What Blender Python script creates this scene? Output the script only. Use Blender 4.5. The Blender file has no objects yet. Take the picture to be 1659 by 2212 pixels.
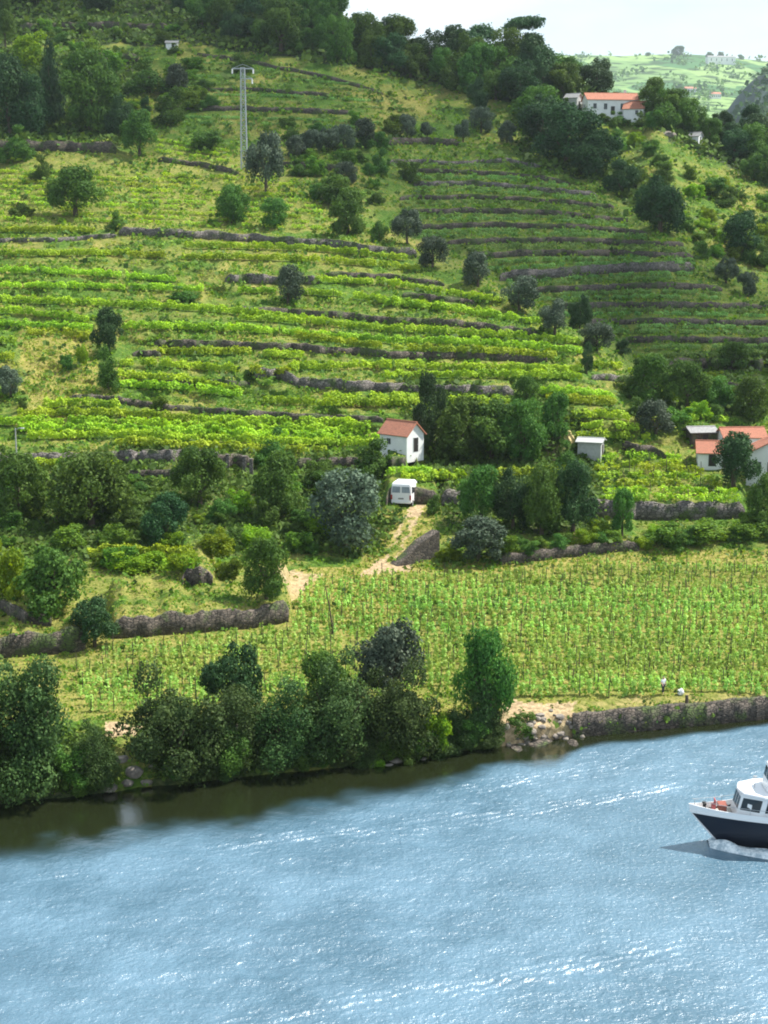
import bpy, bmesh, math, random
import numpy as np
from mathutils import Vector, Matrix
R = math.radians
random.seed(7); rng = np.random.default_rng(11)
sc = bpy.context.scene
col = sc.collection

# ------------------------------------------------------------------ camera
HC = 48.0                                   # camera height above the river
FP, CX, CY = 3240.0, 829.5, 1106.0          # focal length and centre on a 1659 x 2212 sheet
PT = math.atan((CY-488.0)/FP)
SP, CP = math.sin(PT), math.cos(PT)
cam = bpy.data.cameras.new('camera'); camo = bpy.data.objects.new('camera', cam); col.objects.link(camo)
camo.location = (0, 0, HC); camo.rotation_euler = (R(90)-PT, 0, 0)
cam.sensor_fit = 'HORIZONTAL'; cam.sensor_width = 36.0; cam.lens = 36.0*FP/1659.0
cam.clip_start = 1.0; cam.clip_end = 30000
sc.camera = camo
sc.render.resolution_x = 768; sc.render.resolution_y = 1024

# ------------------------------------------------------------------ light
SUN_EL, SUN_AZ = 55.0, 74.0                 # azimuth from +Y towards +X
S = Vector((math.sin(R(SUN_AZ))*math.cos(R(SUN_EL)), math.cos(R(SUN_AZ))*math.cos(R(SUN_EL)), math.sin(R(SUN_EL))))
sun = bpy.data.lights.new('sun', 'SUN'); suno = bpy.data.objects.new('sun', sun); col.objects.link(suno)
sun.energy = 5.0; sun.angle = R(0.53); sun.color = (1.0, 0.95, 0.86)
suno.rotation_euler = S.to_track_quat('Z', 'Y').to_euler(); suno.location = (0, 0, 500)
w = bpy.data.worlds.new('World'); sc.world = w; w.use_nodes = True
nt = w.node_tree; N = nt.nodes; L = nt.links; N.clear()
wo = N.new('ShaderNodeOutputWorld'); bg = N.new('ShaderNodeBackground'); sky = N.new('ShaderNodeTexSky')
sky.sky_type = 'NISHITA'; sky.sun_disc = False; sky.sun_elevation = R(SUN_EL); sky.sun_rotation = R(SUN_AZ)
sky.air_density = 1.0; sky.dust_density = 0.6; sky.ozone_density = 1.2
tc = N.new('ShaderNodeTexCoord'); mp = N.new('ShaderNodeMapping'); mp.inputs['Scale'].default_value = (2.2, 2.2, 6.0)
ns = N.new('ShaderNodeTexNoise'); ns.inputs['Scale'].default_value = 1.6; ns.inputs['Detail'].default_value = 6; ns.inputs['Roughness'].default_value = .55
rp = N.new('ShaderNodeValToRGB'); rp.color_ramp.elements[0].position = .40; rp.color_ramp.elements[1].position = .62
rp.color_ramp.elements[0].color = (.32, .32, .32, 1)
mx = N.new('ShaderNodeMix'); mx.data_type = 'RGBA'; mx.inputs[7].default_value = (5.7, 6.5, 6.8, 1)
L.new(tc.outputs['Generated'], mp.inputs[0]); L.new(mp.outputs[0], ns.inputs['Vector']); L.new(ns.outputs[0], rp.inputs[0])
L.new(rp.outputs[0], mx.inputs[0]); L.new(sky.outputs[0], mx.inputs[6]); L.new(mx.outputs[2], bg.inputs[0])
L.new(bg.outputs[0], wo.inputs[0]); bg.inputs[1].default_value = 0.10
sc.view_settings.view_transform = 'Standard'; sc.view_settings.look = 'None'
sc.view_settings.exposure = 0.85; sc.view_settings.gamma = 1.0
sc.cycles.pixel_filter_type = 'BLACKMAN_HARRIS'; sc.cycles.filter_width = 1.9
sc.cycles.max_bounces = 6; sc.cycles.diffuse_bounces = 2; sc.cycles.glossy_bounces = 2
sc.cycles.transmission_bounces = 3; sc.cycles.volume_bounces = 0; sc.cycles.transparent_max_bounces = 40

# ------------------------------------------------------------------ helpers
def sstep(t): t = np.clip(t, 0, 1); return t*t*(3-2*t)
_lat = np.random.default_rng(5).random((256, 256))
def vnoise(x, y):
    x = np.asarray(x, float); y = np.asarray(y, float)
    xi = np.floor(x).astype(int); yi = np.floor(y).astype(int); fx = sstep(x-xi); fy = sstep(y-yi)
    g = lambda a, b: _lat[a % 256, b % 256]
    return (g(xi, yi)*(1-fx)+g(xi+1, yi)*fx)*(1-fy)+(g(xi, yi+1)*(1-fx)+g(xi+1, yi+1)*fx)*fy
def fbm(x, y, o=4):
    s = 0; a = .5; t = 0
    for i in range(o): s = s+a*vnoise(x*2**i+17*i, y*2**i+9*i); t += a; a *= .55
    return s/t
def ray(x, y):
    cx = (x-CX)/FP; cy = (CY-y)/FP
    dy = CP+cy*SP
    return cx/dy, (-SP+cy*CP)/dy            # X and Z per metre of Y
def project(X, Y, Z):
    d = Y*CP-(Z-HC)*SP
    return CX+FP*X/d, CY-FP*(Y*SP+(Z-HC)*CP)/d
def inpoly(x, y, poly):
    x = np.asarray(x, float); y = np.asarray(y, float); ins = np.zeros(x.shape, bool); n = len(poly)
    for i in range(n):
        x1, y1 = poly[i]; x2, y2 = poly[(i+1) % n]
        if y1 == y2: continue
        c = ((y1 > y) != (y2 > y)) & (x < (x2-x1)*(y-y1)/(y2-y1)+x1)
        ins ^= c
    return ins
ORD = 'first second third fourth fifth sixth seventh eighth ninth tenth eleventh twelfth thirteenth fourteenth fifteenth sixteenth seventeenth eighteenth nineteenth twentieth'.split()
def ordn(i):
    if i < 20: return ORD[i]
    t = ['twenty', 'thirty', 'forty', 'fifty'][(i+1)//10-2]; r = (i+1) % 10
    return (t[:-1]+'ieth') if r == 0 else t+'-'+ORD[r-1]
def tag(o, label=None, cat=None, group=None, kind=None):
    if label: o['label'] = label
    if cat: o['category'] = cat
    if group: o['group'] = group
    if kind: o['kind'] = kind
    return o
def empty(name, loc, rz=0.0, scale=(1, 1, 1)):
    o = bpy.data.objects.new(name, None); col.objects.link(o); o.location = loc; o.rotation_euler = (0, 0, rz); o.scale = scale
    o.empty_display_size = .3; return o
def npmesh(name, V, F, mat, tint=None, smooth=False, extra=None):
    V = np.asarray(V, np.float32); F = np.asarray(F, np.int32); k = F.shape[1]
    me = bpy.data.meshes.new(name); me.vertices.add(len(V)); me.vertices.foreach_set('co', V.ravel())
    me.loops.add(F.size); me.loops.foreach_set('vertex_index', F.ravel())
    me.polygons.add(len(F)); me.polygons.foreach_set('loop_start', np.arange(0, F.size, k, dtype=np.int32))
    me.polygons.foreach_set('loop_total', np.full(len(F), k, np.int32))
    if smooth: me.polygons.foreach_set('use_smooth', np.ones(len(F), bool))
    me.update(calc_edges=True)
    if tint is not None:
        a = me.attributes.new('tint', 'FLOAT', 'POINT'); a.data.foreach_set('value', np.asarray(tint, np.float32))
    if extra is not None:
        a = me.attributes.new('cover', 'FLOAT_COLOR', 'POINT'); a.data.foreach_set('color', np.asarray(extra, np.float32).ravel())
    if mat: me.materials.append(mat)
    return me
def link(name, me, parent=None):
    o = bpy.data.objects.new(name, me); col.objects.link(o); o.parent = parent; return o
class MB:
    """collects simple solids into one mesh"""
    def __init__(s): s.v = []; s.f = []
    def add(s, V, F):
        b = len(s.v); s.v += [tuple(p) for p in V]; s.f += [[b+i for i in f] for f in F]; return s
    def box(s, x0, x1, y0, y1, z0, z1, M=None):
        V = [Vector(p) for p in ((x0,y0,z0),(x1,y0,z0),(x1,y1,z0),(x0,y1,z0),(x0,y0,z1),(x1,y0,z1),(x1,y1,z1),(x0,y1,z1))]
        if M: V = [M @ p for p in V]
        return s.add(V, [(0,3,2,1),(4,5,6,7),(0,1,5,4),(1,2,6,5),(2,3,7,6),(3,0,4,7)])
    def tube(s, pts, rad, n=6, cap=True):
        pts = [Vector(p) for p in pts]; rr = rad if isinstance(rad, (list, tuple)) else [rad]*len(pts); V = []; F = []
        for i, p in enumerate(pts):
            d = (pts[min(i+1, len(pts)-1)]-pts[max(i-1, 0)]).normalized()
            a = d.orthogonal().normalized(); b = d.cross(a)
            for k in range(n):
                t = 2*math.pi*k/n; V.append(p+(a*math.cos(t)+b*math.sin(t))*rr[i])
        for i in range(len(pts)-1):
            for k in range(n): F.append((i*n+k, i*n+(k+1) % n, (i+1)*n+(k+1) % n, (i+1)*n+k))
        if cap: F.append(tuple(range(n))[::-1]); F.append(tuple((len(pts)-1)*n+k for k in range(n)))
        return s.add(V, F)
    def slab(s, P, t):
        """planar polygon P given thickness t against its normal"""
        P = [Vector(p) for p in P]; nrm = (P[1]-P[0]).cross(P[2]-P[0]).normalized(); n = len(P)
        V = P+[p-nrm*t for p in P]
        F = [tuple(range(n)), tuple(range(2*n-1, n-1, -1))]+[(i, n+i, n+(i+1) % n, (i+1) % n) for i in range(n)]
        return s.add(V, F)
    def build(s, name, mat, parent=None, bevel=0, smooth=False):
        me = bpy.data.meshes.new(name); me.from_pydata([tuple(p) for p in s.v], [], s.f); me.update()
        bm = bmesh.new(); bm.from_mesh(me); bmesh.ops.recalc_face_normals(bm, faces=bm.faces)
        if bevel: bmesh.ops.bevel(bm, geom=bm.edges[:], offset=bevel, segments=2, affect='EDGES', clamp_overlap=True)
        bm.to_mesh(me); bm.free()
        if smooth: me.polygons.foreach_set('use_smooth', [True]*len(me.polygons))
        me.materials.append(mat); return link(name, me, parent)

# ------------------------------------------------------------------ materials
def newmat(name):
    m = bpy.data.materials.new(name); m.use_nodes = True; n = m.node_tree; n.nodes.clear()
    o = n.nodes.new('ShaderNodeOutputMaterial'); return m, n, n.nodes, n.links, o
def mixc(n, l, fac, a, b):
    m = n.new('ShaderNodeMix'); m.data_type = 'RGBA'
    for i, v in ((0, fac), (6, a), (7, b)):
        if hasattr(v, 'links'): l.new(v, m.inputs[i])
        elif i == 0: m.inputs[0].default_value = v
        else: m.inputs[i].default_value = (*v, 1)
    return m.outputs[2]
def noise(n, l, scale, detail=3, coord='Object', rough=.5):
    t = n.new('ShaderNodeTexCoord'); x = n.new('ShaderNodeTexNoise'); x.inputs['Scale'].default_value = scale
    x.inputs['Detail'].default_value = detail; x.inputs['Roughness'].default_value = rough
    l.new(t.outputs[coord], x.inputs['Vector']); return x.outputs[0]
def ramp(n, l, src, p0, p1, c0=(0,0,0), c1=(1,1,1)):
    r = n.new('ShaderNodeValToRGB'); r.color_ramp.elements[0].position = p0; r.color_ramp.elements[1].position = p1
    r.color_ramp.elements[0].color = (*c0, 1); r.color_ramp.elements[1].color = (*c1, 1); l.new(src, r.inputs[0]); return r.outputs[0]
def leaf(name, c0, c1, trans=.35, dscale=1.0):
    """two leaf colours spread per leaf, plus a shift from plant to plant; light passes through the blades"""
    m, nt, n, l, o = newmat(name)
    at = n.new('ShaderNodeAttribute'); at.attribute_name = 'tint'
    c = mixc(n, l, at.outputs['Fac'], c0, c1)
    oi = n.new('ShaderNodeObjectInfo'); hs = n.new('ShaderNodeHueSaturation')
    mr = n.new('ShaderNodeMapRange'); mr.inputs[3].default_value = .475; mr.inputs[4].default_value = .52; l.new(oi.outputs['Random'], mr.inputs[0])
    mv = n.new('ShaderNodeMapRange'); mv.inputs[3].default_value = .78; mv.inputs[4].default_value = 1.25; l.new(oi.outputs['Random'], mv.inputs[0])
    l.new(mr.outputs[0], hs.inputs['Hue']); l.new(mv.outputs[0], hs.inputs['Value']); l.new(c, hs.inputs['Color'])
    d = n.new('ShaderNodeBsdfPrincipled'); d.inputs['Roughness'].default_value = .6; d.inputs['Specular IOR Level'].default_value = .12
    t = n.new('ShaderNodeBsdfTranslucent'); ms = n.new('ShaderNodeMixShader'); ms.inputs[0].default_value = trans
    l.new(hs.outputs[0], d.inputs['Base Color'])
    tcx = mixc(n, l, 1.0, c0, c1); 
    g = n.new('ShaderNodeHueSaturation'); g.inputs['Hue'].default_value = .485; g.inputs['Saturation'].default_value = 1.1; g.inputs['Value'].default_value = 1.5
    l.new(hs.outputs[0], g.inputs['Color']); l.new(g.outputs[0], t.inputs[0])
    l.new(d.outputs[0], ms.inputs[1]); l.new(t.outputs[0], ms.inputs[2]); l.new(ms.outputs[0], o.inputs[0])
    return m
def plain(name, c, rough=.6, metal=0.0, var=.12, scale=3.0, bump=0.0, spec=.5, c2=None):
    m, nt, n, l, o = newmat(name); d = n.new('ShaderNodeBsdfPrincipled')
    k = noise(n, l, scale, 5)
    c2 = c2 or tuple(v*(1-2.2*var) for v in c)
    l.new(mixc(n, l, ramp(n, l, k, .35, .7), c, c2), d.inputs['Base Color'])
    d.inputs['Roughness'].default_value = rough; d.inputs['Metallic'].default_value = metal; d.inputs['Specular IOR Level'].default_value = spec
    if bump:
        b = n.new('ShaderNodeBump'); b.inputs['Strength'].default_value = bump; b.inputs['Distance'].default_value = .05
        l.new(noise(n, l, scale*4, 4), b.inputs['Height']); l.new(b.outputs[0], d.inputs['Normal'])
    l.new(d.outputs[0], o.inputs[0]); return m
def stone(name, c0, c1, scale=1.7):
    m, nt, n, l, o = newmat(name); d = n.new('ShaderNodeBsdfPrincipled'); d.inputs['Roughness'].default_value = .9
    t = n.new('ShaderNodeTexCoord'); mp = n.new('ShaderNodeMapping'); mp.inputs['Scale'].default_value = (1, 1, 1.7); l.new(t.outputs['Object'], mp.inputs[0])
    v = n.new('ShaderNodeTexVoronoi'); v.inputs['Scale'].default_value = scale; l.new(mp.outputs[0], v.inputs['Vector'])
    e = n.new('ShaderNodeTexVoronoi'); e.feature = 'DISTANCE_TO_EDGE'; e.inputs['Scale'].default_value = scale; l.new(mp.outputs[0], e.inputs['Vector'])
    sp = n.new('ShaderNodeSeparateColor'); l.new(v.outputs['Color'], sp.inputs[0])
    a = mixc(n, l, sp.outputs[0], c0, c1)
    a = mixc(n, l, ramp(n, l, noise(n, l, .45, 5), .50, .62), a, (.075, .11, .03))
    a = mixc(n, l, ramp(n, l, e.outputs['Distance'], .02, .07), (.03, .028, .025), a)
    l.new(a, d.inputs['Base Color'])
    b = n.new('ShaderNodeBump'); b.inputs['Strength'].default_value = .8; b.inputs['Distance'].default_value = .12
    l.new(ramp(n, l, e.outputs['Distance'], 0, .12), b.inputs['Height']); l.new(b.outputs[0], d.inputs['Normal'])
    l.new(d.outputs[0], o.inputs[0]); return m
def tiles(name, c0, c1, axis=0, scale=9.0):
    m, nt, n, l, o = newmat(name); d = n.new('ShaderNodeBsdfPrincipled'); d.inputs['Roughness'].default_value = .8
    c = mixc(n, l, ramp(n, l, noise(n, l, 2.5, 5), .35, .68), c0, c1)
    c = mixc(n, l, ramp(n, l, noise(n, l, 14, 2), .55, .7), c, tuple(x*.55 for x in c1))
    t = n.new('ShaderNodeTexCoord'); wv = n.new('ShaderNodeTexWave'); wv.bands_direction = 'XYZ'[axis]; wv.inputs['Scale'].default_value = scale/2.0
    l.new(t.outputs['Object'], wv.inputs[0])
    b = n.new('ShaderNodeBump'); b.inputs['Strength'].default_value = .7; b.inputs['Distance'].default_value = .06
    l.new(wv.outputs[0], b.inputs['Height']); l.new(b.outputs[0], d.inputs['Normal'])
    l.new(c, d.inputs['Base Color']); l.new(d.outputs[0], o.inputs[0]); return m
M = {}
M['vine'] = leaf('vine leaves', (.045, .16, .012), (.44, .62, .045), .28)
M['vine_pale'] = leaf('field vine leaves', (.16, .31, .06), (.40, .56, .14), .36)
M['vine_dull'] = leaf('shaded slope vine leaves', (.035, .12, .03), (.29, .46, .13), .3)
M['broad'] = leaf('broadleaf foliage', (.026, .080, .014), (.12, .23, .04), .26)
M['dark'] = leaf('dark evergreen foliage', (.014, .046, .018), (.060, .125, .040), .18)
M['lime'] = leaf('fresh green foliage', (.08, .19, .015), (.26, .38, .03), .4)
M['olive'] = leaf('olive foliage', (.028, .052, .032), (.14, .19, .125), .12)
M['willow'] = leaf('willow foliage', (.016, .044, .012), (.090, .150, .042), .22)
M['scrub'] = leaf('scrub leaves', (.035, .10, .016), (.18, .30, .035), .35)
M['grass'] = leaf('grass blades', (.10, .20, .02), (.34, .36, .07), .38)
M['bark'] = plain('bark', (.10, .075, .05), .9, var=.2, scale=4, bump=.4)
M['wall'] = stone('dry stone', (.10, .09, .085), (.24, .21, .195))
M['wall_dark'] = stone('old dark stone', (.050, .042, .035), (.16, .13, .105), 2.0)
M['white'] = plain('whitewash', (.80, .80, .80), .85, var=.05, scale=.8)
M['roof'] = tiles('terracotta roof tiles', (.52, .20, .12), (.40, .16, .10))
M['roof_y'] = tiles('terracotta tiles across', (.56, .22, .12), (.42, .15, .09), 1)
M['pine'] = leaf('pine needles', (.02, .05, .02), (.05, .10, .035), .12)
M['dark_in'] = plain('dark opening', (.02, .02, .022), .5)
M['post'] = plain('weathered vine post', (.11, .085, .06), .9, var=.2)
M['concrete'] = plain('pale concrete', (.42, .43, .42), .8, var=.1)
M['steel'] = plain('galvanised steel', (.42, .45, .47), .5, .3, var=.08)
M['paint'] = plain('white gloss paint', (.82, .82, .84), .25, var=.02, scale=.6)
M['navy'] = plain('navy hull paint', (.010, .016, .032), .3, var=.1, scale=.5)
M['glass'] = plain('dark window glass', (.02, .03, .04), .08, var=.05)
M['pane'] = plain('light reflecting glass', (.30,.35,.40), .1)
M['rubber'] = plain('black rubber', (.015, .015, .015), .8)
M['rock'] = plain('pale shore rock', (.27, .235, .20), .9, var=.3, scale=1.2, bump=.6)
M['grey_sheet'] = plain('grey sheet roofing', (.30, .30, .30), .6, var=.2)
M['straw'] = plain('dry straw', (.60, .48, .22), .95, var=.12, scale=5, bump=.5)
M['skin'] = plain('skin', (.55, .33, .23), .6, var=.05); M['cloth_white'] = plain('white cloth', (.8, .8, .8), .9, var=.04)
M['cloth_dark'] = plain('dark cloth', (.03, .035, .05), .9); M['cloth_red'] = plain('red cloth', (.5, .05, .07), .9); M['hair'] = plain('dark hair', (.02, .015, .01), .8)
M['wood_dark'] = plain('tarred wood', (.025, .02, .018), .6, var=.2); M['red_brown'] = plain('red brown locker paint', (.30, .09, .06), .5)

# ------------------------------------------------------------------ terrain: one sheet of ground, rows run away from the river
xs = np.arange(-480, 2161, 6.0)
ys = np.concatenate([np.arange(1760, 900, -4.0), np.arange(900, -141, -3.0)])
def zy(y, z): return (z-HC)/ray(829.5, y)[1]        # distance at which the sight line of height y meets level z
def prof(low, high): return [(y, zy(y, z)) for y, z in low]+list(high)
STD = [(900,236),(800,255),(700,278),(600,305),(500,338),(400,375),(300,412),(200,450),(100,490),(0,532),(-140,592)]
RGT = [(900,243),(850,262),(800,284),(700,308),(600,334),(500,362),(400,396),(300,432),(200,474),(100,520),(0,560),(-140,620)]
FAR = [(900,252),(850,270),(800,290),(700,320),(600,350),(500,382),(400,424),(300,476),(200,540),(100,600),(0,660),(-140,740)]
COLS = {
 -480: prof([(1752,0),(1700,1.6),(1600,3),(1420,3.6),(1340,5.2),(1260,6.2),(1200,7.6),(1100,10),(1000,13.5)], STD),
 100: prof([(1727,0),(1690,1.6),(1600,3),(1420,3.6),(1350,5),(1260,6.2),(1200,7.6),(1100,10),(1000,13.5)], STD),
 420: prof([(1691,0),(1650,1.6),(1560,2.8),(1420,3.6),(1345,4.2),(1260,6.2),(1200,7.6),(1100,10),(1000,13.5)], STD),
 800: prof([(1652,0),(1610,1.6),(1520,2.8),(1240,5),(1215,5.3),(1110,9.2),(1000,12.6)], STD),
 1100: prof([(1612,0),(1570,2.0),(1500,3),(1225,5),(1200,6.0),(1130,8),(1000,12.4)], STD),
 1260: prof([(1591,0),(1545,2.2),(1500,3),(1212,5),(1180,6.2),(1115,7.8),(1000,12)], STD),
 1450: prof([(1573,0),(1530,2.2),(1500,2.8),(1200,5),(1170,6.2),(1115,7.8),(1000,11.8)], RGT),
 1659: prof([(1553,0),(1512,2.2),(1490,2.6),(1195,5),(1165,6.2),(1115,7.8),(1015,11.5)], FAR),
 2160: prof([(1500,0),(1462,2.2),(1440,2.6),(1185,5),(1150,6.2),(1115,7.8),(1015,11.5)], FAR)}
cxs = sorted(COLS); prs = []
SH = [[c, COLS[c][0][0]] for c in cxs]
def shore(x): return np.interp(x, [-480,0,200,300,420,550,650,850,1000,1080,1200,1260,1400,1500,1659,2160], [1752,1730,1720,1700,1691,1685,1665,1650,1630,1612,1618,1590,1580,1570,1553,1500])
G = np.zeros((len(ys), len(cxs)))
for j, c in enumerate(cxs):
    P = COLS[c]; py = np.array([p[0] for p in P])[::-1]; pd = np.maximum.accumulate(np.array([p[1] for p in P]))[::-1]
    G[:, j] = np.interp(ys, py, pd)
    below = ys > P[0][0]; G[below, j] = P[0][1]
k = np.hanning(23); k /= k.sum()
Dg = np.stack([np.interp(xs, cxs, G[i]) for i in range(len(ys))])
pad = np.pad(Dg, ((0, 0), (11, 11)), mode='edge'); Dg = np.stack([np.convolve(r, k, 'valid') for r in pad])
k2 = np.hanning(9); k2 /= k2.sum()
hi = ys < 1050
sm = np.stack([np.convolve(np.pad(Dg[:, j], (4, 4), mode='reflect', reflect_type='odd'), k2, 'valid') for j in range(len(xs))], 1); Dg[hi] = sm[hi]
XX, YY = np.meshgrid(xs, ys)
OLX = [700,760,880,935,1032,1123,1200,1290,1345,1400,1450]; OLY = [440,480,522,572,612,668,718,756,775,850,900]
ol = np.interp(XX, OLX, OLY)
Dg = Dg+22*sstep((XX-740)/180)*sstep((1440-XX)/120)*sstep((ol-YY)/45)
Dg = Dg+(fbm(XX/60, YY/40, 3)-.5)*np.clip((1150-YY)/300, .0, 1)*9
Dg = np.maximum.accumulate(Dg, axis=0)+np.arange(len(ys))[:, None]*.004
kx, kz = ray(XX, YY)
# below the traced shore the bank dips under the water
shy = shore(xs); 
for j in range(len(xs)):
    below = ys > shy[j]
    d0 = zy(shy[j], 0.0)
    Dg[below, j] = d0
Dg = np.maximum.accumulate(Dg, axis=0)+np.arange(len(ys))[:, None]*.0005
Zg = HC+kz*Dg; Xg = kx*Dg
for j in range(len(xs)):
    b = np.where(ys > shy[j])[0]
    if len(b):
        d0 = zy(shy[j], 0.0); n_ = len(b)
        t = (n_-np.arange(n_))
        Dg[b, j] = d0-t*.25; Zg[b, j] = -t*.12
        Xg[b, j] = Xg[b[-1]+1, j]
# crest: behind the skyline of the near hill the ground falls away
SKX = [-480,600,700,745,800,850,900,950,1000,1060,1100,1200,1300,1400,1500,1600,1659,1900,2160]
SKY_ = [-140,-120,-40,45,62,85,100,115,135,128,135,170,205,232,262,285,295,330,350]
sky_y = np.interp(xs, SKX, SKY_)+ (vnoise(xs/40, xs*0)-.5)*8
for j in range(len(xs)):
    b = np.where(ys < sky_y[j])[0]
    if len(b):
        i0 = b[0]-1; n_ = len(b); t = np.arange(1, n_+1)
        step = 4.0 if n_ > 40 else 8.0
        Dg[b, j] = Dg[i0, j]+t*step*.6; Zg[b, j] = Zg[i0, j]-t*.02-(t*step*.6)**1.5*.010; Xg[b, j] = Xg[i0, j]/Dg[i0, j]*Dg[b, j]
YP = project(Xg, Dg, Zg)[1]
def colhit(j, y):
    c = YP[:, j]; i = np.argmax(c < y)
    if i == 0 and not c[0] < y: i = len(c)-1
    if i == 0: i = 1
    a, b = c[i-1], c[i]; t = 0 if a == b else min(max((a-y)/(a-b), 0), 1)
    return (Dg[i-1, j]*(1-t)+Dg[i, j]*t, Zg[i-1, j]*(1-t)+Zg[i, j]*t, i)
def hit(x, y):
    """the point of the ground seen at sheet position x, y"""
    u = min(max((x-xs[0])/6.0, 0), len(xs)-1.001); j = int(u); t = u-j
    a = colhit(j, y); b = colhit(j+1, y)
    if abs(a[0]-b[0]) > 12: a = b = a if a[0] < b[0] else b
    D = a[0]*(1-t)+b[0]*t; Z = a[1]*(1-t)+b[1]*t
    d = D*CP-(Z-HC)*SP
    return Vector(((x-CX)*d/FP, D, Z))
def ground(X, Y):
    d = Y*CP+30*SP; x = CX+FP*X/d; u = min(max((x-xs[0])/6.0, 0), len(xs)-1.001); j = int(u); t = u-j
    return float(np.interp(Y, Dg[:, j], Zg[:, j])*(1-t)+np.interp(Y, Dg[:, j+1], Zg[:, j+1])*t)
def ppm(p): return FP/(p[1]*CP-(p[2]-HC)*SP)     # sheet units per metre at a point

# retaining walls: (traced foot line, height m, dark, label)
WALLS = [
 ([(-200,527),(0,523),(130,521),(255,512)], .8, 0, 'low stone wall above the top left vine rows'),
 ([(255,506),(400,513),(550,523),(700,534),(830,550),(905,556)], 1.7, 0, 'long grey stone wall along the top of the sunlit vineyard'),
 ([(485,609),(600,613),(690,612)], 1.7, 0, 'stone wall behind the lone round olive tree'),
 ([(700,596),(830,600),(960,618)], .8, 1, 'low dark wall under the upper right vine rows, by the diagonal olives'),
 ([(870,640),(1030,658)], .9, 1, 'short dark wall left of the third diagonal olive tree'),
 ([(500,675),(640,680),(830,695),(1000,706),(1165,726)], 1.1, 1, 'dark stone wall running to the fourth diagonal olive tree'),
 ([(330,747),(500,750),(640,756),(830,772),(1000,775),(1185,783)], 1.1, 1, 'dark wall across the middle of the sunlit terraces'),
 ([(285,768),(350,770)], 1.0, 1, 'short dark wall right of the dark bushy tree'),
 ([(545,812),(600,816),(645,835),(830,846),(900,850),(1110,853)], 1.5, 0, 'grey stone wall above the whitewashed hut'),
 ([(1275,818),(1380,826)], 1.0, 0, 'short grey wall below the lowest diagonal olives'),
 ([(350,828),(540,832)], .7, 1, 'low dark wall between two vine rows left of centre'),
 ([(150,862),(240,866),(370,886),(600,902),(830,912)], .8, 1, 'dark wall above the broad band of vines'),
 ([(-200,1004),(0,1003),(120,1003),(300,1000),(450,994)], 1.7, 0, 'grey stone wall under the broad band of vines'),
 ([(455,1010),(545,1013)], 2.2, 1, 'ruined dark stone wall with gaps beside a round bush'),
 ([(632,1010),(760,1008),(900,1003)], 1.3, 1, 'dark wall below the whitewashed hut'),
 ([(265,1032),(420,1030)], 1.0, 1, 'brown earth-stained wall under the low trellis'),
 ([(830,1100),(840,1088),(950,1088)], 2.2, 1, 'dark stone wall behind the white van'),
 ([(950,1090),(1020,1094)], 2.2, 0, 'pale stone wall right of the white van'),
 ([(1240,1115),(1330,1120),(1450,1122),(1610,1118)], 2.4, 0, 'tall smooth grey wall below the right-hand vineyard plot'),
 ([(0,1310),(60,1345),(118,1350)], 1.2, 1, 'short stone wall end at the left edge above the grass track'),
 ([(-200,1440),(0,1420),(100,1412),(190,1402)], 2.4, 1, 'dark stone wall left of the dark bush'),
 ([(240,1378),(400,1368),(520,1358),(628,1342)], 2.3, 1, 'dark mossy stone wall holding up the grass terrace'),
 ([(395,1262),(465,1262)], 1.9, 1, 'small square dark stone wall above the grass terrace'),
 ([(1080,1218),(1180,1206),(1300,1192),(1380,1186)], 1.2, 1, 'brown crumbling bank wall behind the big vine field'),
 # dull terraces beyond the diagonal olives
 ([(800,312),(900,310),(1000,314)], 1.7, 1, 'dark wall under the three small round olives'),
 ([(840,352),(1000,356),(1100,350),(1180,368)], 1.0, 0, None),
 ([(860,372),(1000,376),(1100,378),(1230,398)], 1.0, 1, None),
 ([(890,402),(1020,400),(1150,412),(1290,424)], 1.2, 0, None),
 ([(860,432),(1020,428),(1160,436),(1330,452)], 1.0, 1, None),
 ([(880,462),(1040,460),(1200,466),(1360,482)], 1.2, 1, None),
 ([(900,496),(1060,490),(1240,494),(1400,508)], 1.1, 1, None),
 ([(960,530),(1100,524),(1280,526),(1480,534)], 1.2, 1, None),
 ([(1010,560),(1150,552),(1320,552),(1500,560)], 1.3, 1, None),
 ([(1075,606),(1170,602),(1300,590),(1430,584),(1500,586)], 2.0, 0, 'tallest pale stone wall among the dull terraces'),
 ([(1150,632),(1300,626),(1450,622),(1560,628)], 1.2, 1, None),
 ([(1190,668),(1330,664),(1500,664),(1700,668)], 1.1, 1, None),
 ([(1270,700),(1400,698),(1560,700),(1720,704)], 1.0, 1, None),
 ([(1340,740),(1450,738),(1600,740),(1760,742)], 1.0, 1, None),
 ([(1440,800),(1520,802),(1600,800),(1760,800)], 2.2, 1, 'tall dark wall at the foot of the dull terraces'),
 ([(1540,846),(1659,850),(1800,852)], 1.8, 1, 'dark wall above the red-roofed farmhouse'),
 ([(1440,990),(1400,975),(1340,965)], .9, 1, 'low dark wall left of the red-roofed farmhouse'),
 # upper slopes
 ([(340,348),(430,360),(520,378)], 1.2, 1, 'short dark wall left of the pylon foot'),
 ([(-200,322),(0,324),(120,326),(255,330)], 2.6, 1, 'dark wall beneath the big trees at upper left'),
 ([(-200,250),(0,258),(85,262)], .9, 0, 'pale path wall at the far left edge'),
 ([(40,66),(200,62),(370,66)], 2.2, 1, 'long dark wall near the top left corner'),
 ([(150,128),(230,132),(305,136)], 2.6, 1, 'dark stone wall below the top left terrace'),
 ([(400,236),(560,240),(760,246)], 1.2, 1, None), ([(380,196),(560,196),(720,210)], .8, 1, None), ([(420,118),(560,140),(700,168),(830,205)], .9, 1, None),
 ([(600,360),(700,365),(760,372)], 1.4, 1, 'dark wall behind the two grey bushes right of the pylon'),
]
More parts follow.
